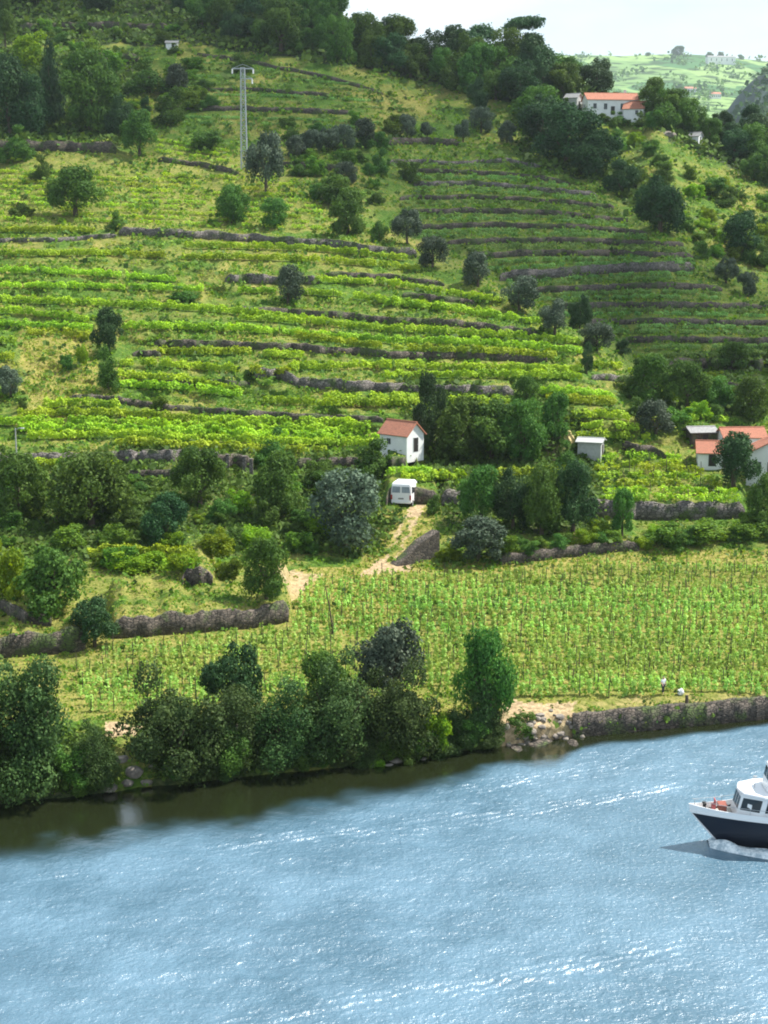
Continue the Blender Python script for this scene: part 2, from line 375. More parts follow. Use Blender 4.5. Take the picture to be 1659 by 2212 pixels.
wall_jobs = []
for pts, h, dk, lab in sorted(WALLS, key=lambda a: -max(p[1] for p in a[0])):
    pts = sorted(pts); px = [p[0] for p in pts]; py = [p[1] for p in pts]
    j0 = int(math.ceil((px[0]-xs[0])/6)); j1 = int((px[-1]-xs[0])/6); line = []
    for j in range(max(j0, 0), min(j1, len(xs)-1)+1):
        y = np.interp(xs[j], px, py)+(vnoise(xs[j]/23, y if False else h*9+py[0])-.5)*3
        e = min(1, (xs[j]-px[0])/20+.35, (px[-1]-xs[j])/20+.35)
        hh = h*.98*e*(.80+.3*float(vnoise(xs[j]/15, py[0])))
        D, Z, i = colhit(j, float(y)); i = max(i, 2)
        if i >= len(ys)-3: continue
        kk = Xg[i, j]/Dg[i, j]
        Dg[i-1, j] = D; Zg[i-1, j] = Z; Xg[i-1, j] = kk*D
        t = np.arange(i, len(ys)); nd = np.maximum(Dg[t, j], D+.22); zt = Z+hh+.10*(nd-D)
        m = (Zg[t, j] < zt) & (nd-D < 14); 
        stop = np.argmax(~m) if (~m).any() else len(m)
        sl = t[:stop]; Dg[sl, j] = nd[:stop]+np.arange(stop)*.01; Zg[sl, j] = zt[:stop]
        Xg[sl, j] = kk*Dg[sl, j]
        YP[:, j] = project(Xg[:, j], Dg[:, j], Zg[:, j])[1]
        line.append((kk*D, D, Z, hh))
    wall_jobs.append((line, h, dk, lab, pts))
# ground cover: r = dry, g = bare earth, b = dark scrub
nx = XX+(fbm(XX/25, YY/18, 3)-.5)*34; ny = YY+(fbm(XX/25+40, YY/18, 3)-.5)*22
cov = np.zeros((*XX.shape, 4), np.float32); cov[..., 3] = 1
cov[..., 0] = .24+.9*(fbm(XX/70, YY/22, 4)-.5)
def zone(ch, v, poly, add=False):
    m = inpoly(nx, ny, poly); cov[..., ch][m] = v
zone(0, .36, [(-200,330),(620,330),(700,420),(800,500),(480,500),(-200,500)])
zone(0, .85, [(40,700),(190,720),(230,860),(60,870)])
zone(0, .2, [(830,300),(1150,320),(1400,470),(1700,620),(1900,760),(1900,860),(1400,850),(1250,720),(1050,600),(900,500)])
zone(0, .9, [(600,1250),(640,1225),(1180,1205),(1659,1190),(2100,1180),(2100,1212),(1300,1228),(900,1262),(860,1345),(700,1350),(640,1330)])
zone(0, .4, [(150,1262),(600,1268),(620,1318),(160,1330)])
zone(0, .45, [(0,1345),(640,1340),(880,1345),(1000,1240),(1900,1200),(1900,1520),(0,1560)])
zone(0, .7, [(800,1100),(950,1100),(900,1230),(780,1230)])
zone(1, .85, [(880,1092),(925,1092),(905,1112),(880,1112)])
zone(1, .62, [(872,1112),(882,1112),(838,1215),(826,1215)]); zone(1, .62, [(892,1112),(903,1112),(862,1215),(850,1215)]); zone(1, .7, [(800,1212),(880,1214),(900,1236),(780,1240)])
zone(0, 0.3, [(884,1112),(891,1112),(848,1215),(840,1215)]); zone(2, .3, [(800,1105),(866,1108),(820,1210),(770,1200)])
zone(1, .7, [(225,1560),(300,1560),(330,1680),(230,1690)])
zone(1, .7, [(1080,1510),(1250,1518),(1290,1600),(1080,1620)])
zone(1, .3, [(-200,1600),(1000,1580),(1100,1640),(-200,1760)]); zone(2, .6, [(-200,1590),(230,1580),(240,1720),(-200,1760)]); zone(2, .6, [(330,1580),(1080,1560),(1080,1620),(330,1700)])
zone(1, .4, [(1240,1512),(2100,1470),(2100,1540),(1240,1600)])
zone(1, .6, [(600,1225),(700,1240),(640,1300),(590,1290)])
zone(1, .45, [(1195,900),(1230,940),(1215,1010),(1165,1010)])
zone(2, .8, [(-200,-140),(700,-100),(860,40),(1000,110),(1180,110),(1400,180),(1659,240),(2160,300),(2160,420),(1659,400),(1500,330),(1380,260),(1120,225),(980,195),(840,155),(650,130),(400,95),(-200,100)])
zone(2, .7, [(-200,100),(300,120),(260,320),(-200,320)])
zone(2, .6, [(1120,210),(1290,300),(1480,460),(1420,500),(1300,400),(1120,360)])
zone(2, .5, [(-200,1000),(820,1000),(820,1200),(-200,1210)])
zone(2, .55, [(860,830),(1240,880),(1320,1010),(1300,1160),(980,1160),(900,980)])
zone(2, .5, [(1380,780),(1700,800),(1700,900),(1380,900)])
# terrain mesh
ny_, nx_ = Dg.shape; V = np.stack([Xg, Dg, Zg], -1)
idx = np.arange(ny_*nx_).reshape(ny_, nx_)
Fq = np.stack([idx[:-1, :-1], idx[:-1, 1:], idx[1:, 1:], idx[1:, :-1]], -1).reshape(-1, 4)
m, nt, n, l, o = newmat('hillside ground')
at = n.new('ShaderNodeAttribute'); at.attribute_name = 'cover'; sp = n.new('ShaderNodeSeparateColor'); l.new(at.outputs['Color'], sp.inputs[0])
n1 = noise(n, l, .35, 6, rough=.65); n2 = noise(n, l, 2.2, 4)
def addn(a, b, k, bias=0):
    q = n.new('ShaderNodeMath'); q.operation = 'MULTIPLY_ADD'; l.new(b, q.inputs[0]); q.inputs[1].default_value = k; 
    if hasattr(a, 'links'): l.new(a, q.inputs[2])
    return q.outputs[0]
green = mixc(n, l, ramp(n, l, n2, .35, .65), (.035, .085, .012), (.10, .18, .025))
dry = mixc(n, l, ramp(n, l, n2, .35, .65), (.17, .18, .04), (.32, .27, .085))
c = mixc(n, l, ramp(n, l, addn(sp.outputs[0], n1, .9), .55, 1.1), green, dry)
c = mixc(n, l, ramp(n, l, addn(sp.outputs[2], n1, .5), .5, .9), c, mixc(n, l, ramp(n, l, n2, .4, .6), (.025, .045, .016), (.07, .09, .035)))
c = mixc(n, l, ramp(n, l, addn(sp.outputs[1], n1, .5), .6, .95), c, mixc(n, l, ramp(n, l, n2, .4, .6), (.30, .22, .13), (.48, .36, .22)))
d = n.new('ShaderNodeBsdfPrincipled'); d.inputs['Roughness'].default_value = .95; d.inputs['Specular IOR Level'].default_value = .1
bp = n.new('ShaderNodeBump'); bp.inputs['Strength'].default_value = .9; bp.inputs['Distance'].default_value = .35; l.new(noise(n, l, 1.6, 5, rough=.65), bp.inputs['Height']); l.new(bp.outputs[0], d.inputs['Normal'])
l.new(c, d.inputs['Base Color']); l.new(d.outputs[0], o.inputs[0]); M['ground'] = m
tag(link('hillside', npmesh('hillside', V.reshape(-1, 3), Fq, m, smooth=True, extra=cov.reshape(-1, 4))), kind='structure')

# stone walls, each a solid standing in front of its bank
def wall_obj(line, dk, label, cat='stone wall', group='dry stone terrace walls'):
    a = np.array(line)
    if len(a) < 3: return
    a = np.array([[np.interp(t, np.arange(len(a)), a[:, q]) for q in range(4)] for t in np.linspace(0, len(a)-1, len(a)*3-2)])
    n_ = len(a); o0 = a[n_//2, :3].copy(); th = .45; V = []
    rr = np.random.default_rng(int(abs(a[0, 1]*10)))
    jit = rr.normal(0, .018, (n_, 3)); top = a[:, 2]+a[:, 3]+.08+np.abs(rr.normal(0, .05, n_))
    for i in range(n_):
        x, y, z, h = a[i]
        V += [(x, y-th+jit[i, 0], z-.5), (x, y-th*.75+jit[i, 1], z+h*.5), (x, y-th*.55+jit[i, 2], top[i]), (x, y+.28, top[i]), (x, y+.28, z-.5)]
    V = np.array(V)-o0; F = []
    for i in range(n_-1):
        for q in range(5):
            r = (q+1) % 5; F.append((i*5+q, i*5+r, (i+1)*5+r, (i+1)*5+q))
    e0 = [(0, 1, 2, 3), (0, 3, 4, 4)]
    F.append((3, 2, 1, 0)); F.append(tuple((n_-1)*5+k for k in (0, 1, 2, 3)))
    ob = link('stone_wall', npmesh('stone_wall', V, F, M['wall_dark'] if dk else M['wall'])); ob.location = o0
    return tag(ob, label, cat, group)
di = 0
for line, h, dk, lab, pts in sorted(wall_jobs, key=lambda a: a[4][0][1]):
    if lab is None:
        if pts[0][1] < 300: lab = 'low dark terrace wall on the dull upper slope, %s from its top' % ['first', 'second', 'third'][[118,196,236].index(pts[0][1])]
        else: lab = 'low terrace wall beyond the diagonal olives, %s from the top of the dull slope' % ordn(di); di += 1
    wall_obj(line, dk, lab)

# ------------------------------------------------------------------ foliage builders
def cards(P, Nn, size, asp=1.0, g=None):
    """leaf sprays: one bent four-cornered blade per point, facing roughly along Nn"""
    g = g or rng; n_ = len(P); Nn = Nn/np.maximum(np.linalg.norm(Nn, axis=1, keepdims=True), 1e-6)
    a = np.cross(Nn, g.normal(size=(n_, 3))); a /= np.maximum(np.linalg.norm(a, axis=1, keepdims=True), 1e-6); b = np.cross(Nn, a)
    s = np.asarray(size)*np.ones(n_); s = (s*g.uniform(.65, 1.35, n_))[:, None]
    V = np.stack([P-a*s*.5, P-b*s*.5*asp+Nn*s*.12, P+a*s*.5, P+b*s*.5*asp-Nn*s*.12], 1).reshape(-1, 3)
    return V, np.arange(n_*4).reshape(-1, 4)
def crown(name, lobes, n_, size, mat, g, jitter=.55, up=.25, droop=0.0):
    """lobes: (x, y, z, rx, rz); leaves fill a shell of each lobe"""
    lb = np.array(lobes); wgt = lb[:, 3]**2; wgt /= wgt.sum(); q = g.choice(len(lb), n_, p=wgt)
    d = g.normal(size=(n_, 3)); d[:, 2] += up; d /= np.linalg.norm(d, axis=1, keepdims=True)
    r = g.uniform(.55, 1.08, n_)**.6; rad = np.stack([lb[q, 3], lb[q, 3], lb[q, 4]], 1)
    lump = .66+.62*vnoise(d[:, 0]*3.1+q*3.1+9, d[:, 1]*3.1+d[:, 2]*2.7+q)+.12*g.standard_normal(n_)*(g.random(n_) < .3)
    P = lb[q, :3]+d*rad*(r*lump)[:, None]
    P[:, 2] -= droop*np.maximum(0, np.hypot(P[:, 0], P[:, 1])-.25)
    Nn = d+g.normal(size=(n_, 3))*jitter
    V, F = cards(P, Nn, size, .75, g)
    clump = g.random(len(lb))
    t = np.clip(.55*g.random(n_)+.35*clump[q]+.10*d[:, 0], 0, 1)
    return npmesh(name, V, F, mat, np.repeat(t, 4))
def lobes_round(g, n_, cz=.47, rz=.46, rx=.36, r0=.15, r1=.27):
    out = [(0, 0, cz, rx*.80, rz*.80)]
    for i in range(n_+6):
        a = g.uniform(0, 2*math.pi); e = g.uniform(-.8, 1.3); rr = g.uniform(r0*.62, r1*.9); rz_ = 1
        x = math.cos(a)*math.cos(e)*(rx-.02); y = math.sin(a)*math.cos(e)*(rx-.02); z = cz+math.sin(e)*(rz*.95)
        out.append((x, y, max(z, rr*.8), rr*.8, rr*.8))
    return out
def lobes_cone(g, n_):
    out = []
    for i in range(n_):
        t = i/(n_-1); a = i*2.4; rr = .40*(1-t)**.8+.05
        out.append((math.cos(a)*rr*.45, math.sin(a)*rr*.45, .10+.82*t, rr*.62+.03, .11))
    return out
def lobes_bush(g, n_):
    out = [(0, 0, .36, .30, .34)]
    ph = g.uniform(0, 6.28)
    for i in range(n_):
        a = g.uniform(0, 2*math.pi); r = g.uniform(.08, .42); z = g.uniform(.12, .92)*(1.02-.75*r+.16*math.sin(2*a+ph)); rr = g.uniform(.07, .19)
        out.append((math.cos(a)*r, math.sin(a)*r, z, rr, rr))
    return out
def trunk_mesh(name, g, h=.55, r=.035, limbs=4):
    b = MB(); lean = g.uniform(-.05, .05, 2)
    b.tube([(0, 0, -.08), (lean[0]*.4, lean[1]*.4, h*.45), (lean[0], lean[1], h)], [r*1.4, r, r*.5], 7)
    for i in range(limbs):
        a = 2*math.pi*i/limbs+g.uniform(-.4, .4); z0 = h*g.uniform(.35, .7); q = g.uniform(.16, .3)
        b.tube([(lean[0]*.6, lean[1]*.6, z0), (math.cos(a)*q*.6, math.sin(a)*q*.6, z0+.12), (math.cos(a)*q, math.sin(a)*q, z0+.27)], [r*.55, r*.38, r*.15], 5)
    me = bpy.data.meshes.new(name); me.from_pydata([tuple(p) for p in b.v], [], b.f); me.update(); me.materials.append(M['bark']); return me
PROTO = {}
def mk(kind, k, fn, n_, size, mat, **kw):
    L_ = []
    for i in range(k):
        g = np.random.default_rng(hash((kind == 'x', len(kind), i, n_)) % 99991+i*31+len(PROTO)*7)
        L_.append((crown('crown', fn(g), n_, size, M[mat], g, **kw), trunk_mesh('trunk', g)))
    PROTO[kind] = L_
mk('broad', 4, lambda g: lobes_round(g, 17), 10500, .038, 'broad')
mk('willow', 4, lambda g: lobes_bush(g, 30), 19000, .026, 'willow', up=.1, droop=.1)
mk('dark', 4, lambda g: lobes_round(g, 14, .50, .46, .38), 9500, .039, 'dark')
mk('olive', 4, lambda g: lobes_round(g, 11, .50, .44, .38, .20, .29), 7500, .041, 'olive')
mk('lime', 3, lambda g: lobes_bush(g, 14), 4600, .052, 'lime')
mk('bush', 4, lambda g: lobes_bush(g, 15), 6500, .043, 'broad')
mk('scrub', 4, lambda g: lobes_bush(g, 12), 2600, .065, 'scrub')
mk('conifer', 3, lambda g: lobes_cone(g, 16), 4200, .055, 'pine', up=-.1)
mk('pine', 1, lambda g: [(x, y, z, r, .09) for x, y, z, r in ((0,0,.86,.34),(.26,.1,.82,.24),(-.28,-.05,.84,.24),(.1,-.25,.80,.22),(-.12,.24,.87,.22),(.3,-.12,.74,.16),(-.15,0,.6,.2),(-.2,.1,.45,.2),(-.1,-.1,.3,.2))], 4200, .045, 'pine')
ccount = {}
def tree(kind, x, y, wpx, hpx, label, cat='tree', group=None, name=None):
    """tree whose foot stands where the ground is seen at x, y; wpx, hpx are its size on the sheet"""
    p = hit(x, y); s = ppm(p); i = ccount.get(kind, 0); ccount[kind] = i+1
    cr, tk = PROTO[kind][i % len(PROTO[kind])]
    nm = name or {'broad':'broadleaf_tree','willow':'willow_tree','dark':'evergreen_tree','olive':'olive_tree','lime':'bush','bush':'bush','scrub':'shrub','conifer':'conifer_tree','pine':'umbrella_pine'}[kind]
    fw = {'willow': 1.20, 'olive': 1.22, 'broad': 1.12, 'dark': 1.15}.get(kind, 1.08); W = wpx/s*fw; H = hpx/s*(1.06 if kind != 'willow' else 1.0)
    e = empty(nm, (p.x, p.y+W*.12, p.z), random.uniform(0, 6.28), (W, W*random.uniform(.85, 1.05), H))
    c_ = link('crown', cr, e)
    if kind not in ('lime', 'scrub'): link('trunk', tk, e)
    return tag(e, label, cat, group)
TREES = [
 # riverside
 ('willow',60,1694,225,280,'tall dark willow thicket at the left edge of the river bank'),
 ('willow',-75,1700,190,270,'dark riverside willow cut off by the left edge'),
 ('willow',205,1700,105,150,'smaller olive-green willow between the left thicket and the bare bank'),
 ('willow',370,1686,205,255,'pale-topped round willow right of the bare sandy bank'),
 ('dark',505,1560,120,165,'dark tree rising behind the riverside willows, left of centre'),
 ('willow',505,1680,170,200,'low dark willow on the bank between two larger ones'),
 ('willow',610,1668,160,190,'dark willow overhanging the water left of the tallest pair'),
 ('willow',735,1662,200,250,'broad dark willow left of the greyish-topped one'),
 ('broad',700,1560,110,140,'olive-green tree poking out behind the broad riverside willow'),
 ('willow',850,1645,180,230,'large willow over the rocks at the water edge'),
 ('olive',845,1540,140,180,'grey-green feathery treetop above the riverside willows'),
 ('lime',950,1618,80,105,'yellow-green bush between the big willow and the upright bank tree'),
 ('willow',1040,1610,112,150,'dark leafy base bush of the upright tree beside the field'),
 ('broad',1048,1590,118,212,'upright tree at the river edge, right end of the bank thicket'),
 ('bush',1125,1602,70,60,'small green bush left of the stone rubble'),
 ('lime',812,1660,38,22,'tiny yellow-lime bush at the waterline under the willows'),
 ('broad',480,1690,110,120,'low green bush touching the water under the willows'),
 # left middle
 ('bush',115,1328,170,170,'large rounded olive-green bush above the left grass track'),
 ('lime',8,1300,110,135,'bright lime bush at the left edge beside the large rounded bush'),
 ('dark',203,1402,92,98,'dark round bush standing on the corner of the stone wall'),
 ('broad',575,1300,105,125,'small tree with a bare trunk at the end of the grass terrace'),
 ('olive',745,1190,145,165,'large silvery olive tree left of the white van'),
 ('broad',600,1118,115,130,'rounded green tree left of the large silvery olive'),
 ('broad',430,1098,115,122,'green tree below the ruined wall'),
 ('broad',195,1145,180,155,'wide dark green tree below the low trellis'),
 ('broad',35,1135,130,140,'dark green tree at the left edge below the utility pole'),
 ('dark',355,1185,100,108,'nearly black round tree amid lime bushes'),
 ('bush',590,1012,92,80,'round dark green bush right of the ruined wall'),
 ('bush',805,1035,100,78,'bush directly below the whitewashed hut, above the van'),
 ('bush',690,1050,80,60,'low green bush between the silvery olive and the hut'),
 ('bush',480,1130,70,60,'green bush in front of the ruined wall trees'),
 ('lime',560,1185,80,60,'lime bush above the small bare-trunked tree'),
 ('lime',460,1205,85,66,'lime bush left of the small bare-trunked tree'),
 ('lime',300,1240,110,50,'lime trailing bush above the grass terrace'),
 ('lime',400,1238,80,52,'lime bush by the small square wall'),
 ('scrub',250,1190,90,60,'green shrub above the large rounded bush'),
 ('scrub',150,1190,90,55,'loose green shrub behind the large rounded bush'),
 ('scrub',640,1195,70,60,'loose shrub below the rounded green tree'),
 ('scrub',500,1250,60,45,'shrub at the back of the grass terrace'),
 # around the hut
 ('dark',930,975,66,150,'tall dark tree right beside the whitewashed hut'),
 ('broad',995,1000,125,130,'broad tree in the clump right of the hut'),
 ('broad',1065,1000,120,120,'middle tree of the dark clump right of the hut'),
 ('broad',1130,1000,100,125,'right-hand tree of the dark clump right of the hut'),
 ('broad',1138,890,62,70,'small tree on the terrace wall above the dark clump'),
 ('broad',1200,950,66,95,'tree left of the straw heap'),
 ('bush',1226,1022,70,62,'dark bush in front of the stone hut'),
 ('broad',1040,1140,90,122,'tree right of the stone wall beside the van'),
 ('dark',1110,1150,90,135,'dark tree in the row above the big field, second from the left'),
 ('broad',1172,1158,100,145,'tallest tree of the row above the big field'),
 ('dark',1240,1155,95,140,'dark tree at the right end of the row above the big field'),
 ('broad',1345,1160,58,95,'slim tree at the left end of the tall grey wall'),
 ('olive',1035,1218,115,90,'soft grey-green bush at the top edge of the big field'),
 ('lime',965,1215,62,40,'low lime bush at the foot of the sloping track wall'),
 ('bush',938,1112,40,38,'small bush on the sand beside the van'),
 ('lime',1290,1158,60,45,'lime bush left of the slim tree'),
 ('scrub',1440,1178,100,50,'yellow-green shrub below the tall grey wall'),
 ('bush',1460,1190,60,45,'dark green shrub at the back edge of the big field'),
 ('scrub',1530,1175,120,50,'broad green shrub below the tall grey wall, right part'),
 ('scrub',1610,1170,90,50,'green shrub at the right under the tall grey wall'),
 # right
 ('broad',1410,880,95,105,'green tree in the gully left of the farmhouse'),
 ('broad',1485,890,95,100,'second green tree in the gully above the farmhouse'),
 ('bush',1395,825,66,60,'green bush at the head of the gully'),
 ('olive',1418,950,78,78,'silvery olive tree left of the farmhouse'),
 ('broad',1545,885,84,66,'rounded green bush above the farmhouse roofs'),
 ('broad',1625,915,85,90,'green tree behind the farmhouse at the right edge'),
 ('dark',1588,1055,100,112,'dark round tree in front of the farmhouse'),
 ('broad',1652,1150,85,118,'tall tree at the right edge below the farmhouse'),
 ('bush',1712,1130,100,120,'tree cut off by the right edge below the farmhouse'),
 ('dark',1268,810,26,62,'thin dark cypress at the right end of the vine rows'),
 # diagonal line of olives
 ('olive',880,530,62,70,'topmost olive of the diagonal line'), ('olive',935,580,62,66,'second olive down the diagonal line'),
 ('olive',1032,622,60,68,'third olive down the diagonal line'), ('olive',1123,675,74,70,'fourth olive down the diagonal line'),
 ('olive',1200,728,68,74,'fifth olive down the diagonal line'), ('olive',1290,762,66,62,'sixth olive down the diagonal line'),
 ('dark',1252,718,54,78,'dark tree just right of the fifth diagonal olive'), ('dark',1347,772,30,34,'little dark bush at the lower end of the diagonal olives'),
 ('olive',622,662,60,78,'lone round olive among the sunlit vine rows'),
 ('dark',233,762,70,88,'dark bushy tree among the vine rows at left'), ('bush',232,846,58,84,'narrow green bush under the dark bushy tree'),
 ('olive',22,862,52,64,'grey spindly olive at the left edge'), ('bush',48,888,26,30,'small dark bush by the grey spindly olive'),
 ('bush',145,800,40,40,'small green bush on the dry grass patch'), ('lime',180,790,26,56,'upright yellow-green shrub beside the dark bushy tree'),
 ('scrub',345,888,44,34,'small shrub on the wall above the broad vine band'),
 ('bush',395,650,90,28,'low dark green bramble within the upper vine rows'),
 # yellow slope
 ('broad',160,470,112,100,'round green tree on the yellow slope at left'), ('bush',92,392,50,50,'grey-green bush higher on the yellow slope'),
 ('olive',575,418,76,118,'tall dark olive right of the pylon foot'), ('broad',500,485,86,78,'green tree below the pylon'),
 ('broad',592,495,66,60,'round tree right of the one below the pylon'), ('broad',752,512,88,96,'broad tree above the long stone wall'),
 ('olive',748,398,42,46,'pale grey olive bush at mid-slope'), ('bush',715,440,86,62,'green bush left of the broad tree above the wall'),
 ('bush',820,525,42,56,'dark bush left of the topmost diagonal olive'), ('bush',45,470,70,44,'green bush at the left of the yellow slope'),
 ('bush',820,378,52,50,'dark bush above the dull terraces'), ('bush',885,395,52,48,'dark bush at the top left of the dull terraces'),
 ('broad',300,340,72,92,'green tree between the dark trees and the pylon'), ('bush',440,326,84,52,'green bush left of the pylon foot'),
 ('bush',35,350,90,70,'dark bush under the top left trees'), ('bush',250,500,40,36,'small bush on the left end of the long wall'),
 # row of grey olives
 ('olive',640,345,46,46,'leftmost of the row of small grey olives'), ('olive',672,332,44,46,'second of the row of small grey olives'),
 ('olive',706,328,44,46,'third of the row of small grey olives'), ('olive',742,322,46,50,'fourth of the row of small grey olives'),
 ('olive',784,318,50,54,'rightmost of the row of small grey olives'),
 ('olive',880,300,44,48,'small round olive above the dark wall, left of two'), ('olive',1001,308,38,44,'small round dark olive on the skyline-side slope'),
 ('olive',1040,288,46,54,'olive on the dry bank by the forest'), ('olive',1096,314,36,46,'olive beside the big dark thicket'),
 ('olive',924,296,30,28,'tiny olive between the two small round ones'),
 ('dark',1030,240,46,62,'dark pointed bush below the forest edge'),
 # thicket
 ('dark',1175,318,120,110,'uppermost tree of the big dark thicket'), ('broad',1165,275,110,80,'green crown on top of the big dark thicket'),
 ('dark',1225,360,130,120,'central tree of the big dark thicket'), ('dark',1290,385,110,95,'right-hand tree of the big dark thicket'),
 ('dark',1345,425,80,70,'dark tree below the big thicket'), ('dark',1430,505,112,122,'large dark tree on the right of the dull terraces'),
 ('dark',1605,560,76,90,'dark tree on the slope at the right edge'), ('olive',1570,615,46,52,'grey olive at the right, left one of a pair'),
 ('olive',1617,642,42,52,'grey olive at the right, right one of a pair'), ('bush',1520,560,50,40,'bush beside the dark tree on the right slope'),
 ('bush',1540,425,70,50,'dark bush on the bright bank right of the large dark tree'), ('broad',1590,800,80,55,'grey-green bush on the tall dark wall'),
 # upper left
 ('broad',192,285,132,160,'big tree with sunlit yellow-green top at upper left'), ('conifer',110,270,66,180,'dark pointed conifer at upper left'),
 ('lime',55,150,100,90,'lime-green tree top near the top left corner'), ('dark',20,300,110,160,'black evergreen at the left edge of the upper trees'),
 ('dark',70,300,90,120,'dark evergreen between the conifer and the left edge'), ('dark',255,300,60,90,'dark evergreen right of the big sunlit tree'),
 ('olive',379,208,52,60,'round grey olive alone on the upper slope'), ('bush',320,205,104,72,'green bush left of the round grey olive'),
 ('bush',370,270,90,70,'bush below the round grey olive'), ('dark',315,250,24,36,'small black bush in the bright patch at upper left'),
 ('broad',10,110,50,110,'green tree in the top left corner'),
]
for t in TREES:
    kind = t[0]; cat = 'tree' if kind in ('broad','willow','dark','olive','conifer','pine') and 'bush' not in t[5] else 'bush'
    nm = 'bush' if cat == 'bush' and kind != 'scrub' else None
    tree(*t, cat=cat, group='olive trees' if kind == 'olive' and cat == 'tree' else None, name=nm)
tree('broad', 1098, 168, 84, 96, 'broad tree under the left of the umbrella pine', 'tree')
tree('dark', 1156, 176, 84, 92, 'dark tree under the right of the umbrella pine', 'tree')
tree('pine', 1130, 156, 92, 114, 'flat-topped umbrella pine standing out on the skyline', name='umbrella_pine')
for x_, h_, w_ in ((1272,20,34),(1300,24,40),(1340,26,44),(1388,28,40),(1410,40,50)): tree('bush', x_, 262+(x_-1272)*.12, w_, h_, 'low bush screening the foot of the long white house, %s from the left' % ordn([1272,1300,1340,1388,1410].index(x_)), 'bush', 'bushes below the long white house')
def scatter(poly, n_, sp, kinds, w0, w1, asp, label, group, cat='tree', seed=1, tail=''):
    g = random.Random(seed); px = [p[0] for p in poly]; py = [p[1] for p in poly]; got = []; tries = 0; done = []
    while len(got) < n_ and tries < 6000:
        tries += 1; x = g.uniform(min(px), max(px)); y = g.uniform(min(py), max(py))
        if not bool(inpoly(x, y, poly)): continue
        if any((x-a)**2+((y-b)*1.7)**2 < sp*sp for a, b in got): continue
        got.append((x, y))
    for i, (x, y) in enumerate(sorted(got, key=lambda q: q[1])):
        k_ = g.choice(kinds); ww = g.uniform(w0, w1)
        lb = label if isinstance(label, str) else label[k_]
        done.append((x, lb, tree(k_, x, y, ww, ww*g.uniform(asp*.85, asp*1.2), lb, cat, group)))
    for lb in set(q[1] for q in done):
        same = sorted([q for q in done if q[1] == lb], key=lambda q: q[0])
        if len(same) > 1:
            for i, q in enumerate(same): q[2]['label'] = lb+', '+tail+ordn(i)+' from the left'
FW = {'broad':'mid-green broadleaf tree in the hilltop wood','dark':'dark evergreen tree in the hilltop wood','conifer':'pointed dark conifer within the hilltop wood','bush':'round green tree within the hilltop wood'}
scatter([(560,30),(700,66),(770,92),(860,118),(960,146),(1060,152),(1180,175),(1220,215),(1120,230),(980,200),(860,165),(700,135),(560,110)], 34, 40, ['broad','dark','dark','broad','bush'], 62, 98, 1.0, FW, 'trees of the hilltop wood', seed=3)
FW2 = {k_: v.replace('hilltop wood', 'wood near the top left') for k_, v in FW.items()}
scatter([(380,5),(560,5),(560,95),(420,85)], 10, 36, ['dark','broad','bush'], 55, 90, .8, FW2, 'trees near the top left', seed=4, tail='upper clump, ')
scatter([(-120,-60),(380,-60),(380,30),(-120,30)], 10, 44, ['dark','broad'], 60, 100, .7, FW2, 'trees near the top left', seed=14, tail='left clump, ')
FW3 = {k_: v.replace('hilltop wood', 'wood right of the long house') for k_, v in FW.items()}
scatter([(1170,172),(1260,190),(1300,206),(1400,236),(1500,270),(1600,290),(1720,310),(1980,330),(2020,450),(1760,440),(1659,420),(1600,370),(1560,345),(1520,300),(1440,290),(1405,262),(1395,225),(1300,212),(1215,205)], 56, 36, ['broad','dark','dark','broad','bush'], 55, 92, .9, FW3, 'trees of the right-hand wood', seed=5)
FS = {'lime':'lime-green bush on the bright bank by the dark thicket','scrub':'yellow-green shrub on the bright bank by the dark thicket','bush':'dark green bush on the bright bank by the dark thicket'}
scatter([(1240,290),(1330,270),(1420,330),(1560,400),(1700,450),(1760,560),(1600,600),(1500,520),(1400,430),(1300,350)], 46, 26, ['lime','scrub','scrub','bush','bush'], 32, 62, .7, FS, 'bushes on the bright right bank', 'bush', 6)
FS4 = {'lime':'lime bush between pylon and dull terraces','scrub':'shrub between pylon and dull terraces','bush':'dark bush between pylon and dull terraces'}
scatter([(600,280),(860,260),(860,430),(760,470),(640,440),(620,380)], 24, 28, ['scrub','bush','bush'], 34, 60, .7, FS4, 'bushes right of the pylon', 'bush', 7)
FS5 = {'lime':'lime-green bush on the middle slope below the vineyard','scrub':'loose shrub on the middle slope below the vineyard','bush':'dark bush on the middle slope below the vineyard'}
scatter([(-60,1030),(700,1030),(700,1230),(210,1250),(190,1190),(-60,1180)], 44, 34, ['scrub','lime','bush','scrub'], 40, 80, .65, FS5, 'bushes of the tangled middle slope', 'bush', 8)
FS6 = {'scrub':'leafy shrub at the edge of the big vine field','bush':'dark bush at the edge of the big vine field','lime':'lime bush at the edge of the big vine field'}
scatter([(1000,1170),(1300,1165),(1660,1150),(1700,1185),(1300,1185),(1080,1205)], 22, 30, ['scrub','lime','bush'], 36, 66, .6, FS6, 'bushes along the back of the big field', 'bush', 9)
FS7 = {'scrub':'shrub in the gully above the farmhouse','bush':'bush in the gully above the farmhouse','lime':'lime bush in the gully above the farmhouse'}
scatter([(1360,800),(1560,820),(1700,850),(1700,920),(1500,920),(1400,930),(1330,860)], 20, 30, ['scrub','bush','lime'], 34, 64, .7, FS7, 'bushes in the gully', 'bush', 10)
FS8 = {'scrub':'shrub on the shaded upper left slope','bush':'bush on the shaded upper left slope','dark':'black bush on the shaded upper left slope'}
scatter([(-60,60),(360,70),(560,120),(400,300),(260,330),(250,180),(120,90)], 26, 32, ['scrub','bush','scrub'], 34, 66, .65, FS8, 'bushes on the shaded upper left slope', 'bush', 12)
FS9 = {'bush':'low green bush along the foot of the riverside willows','willow':'low willow along the foot of the riverside thicket'}
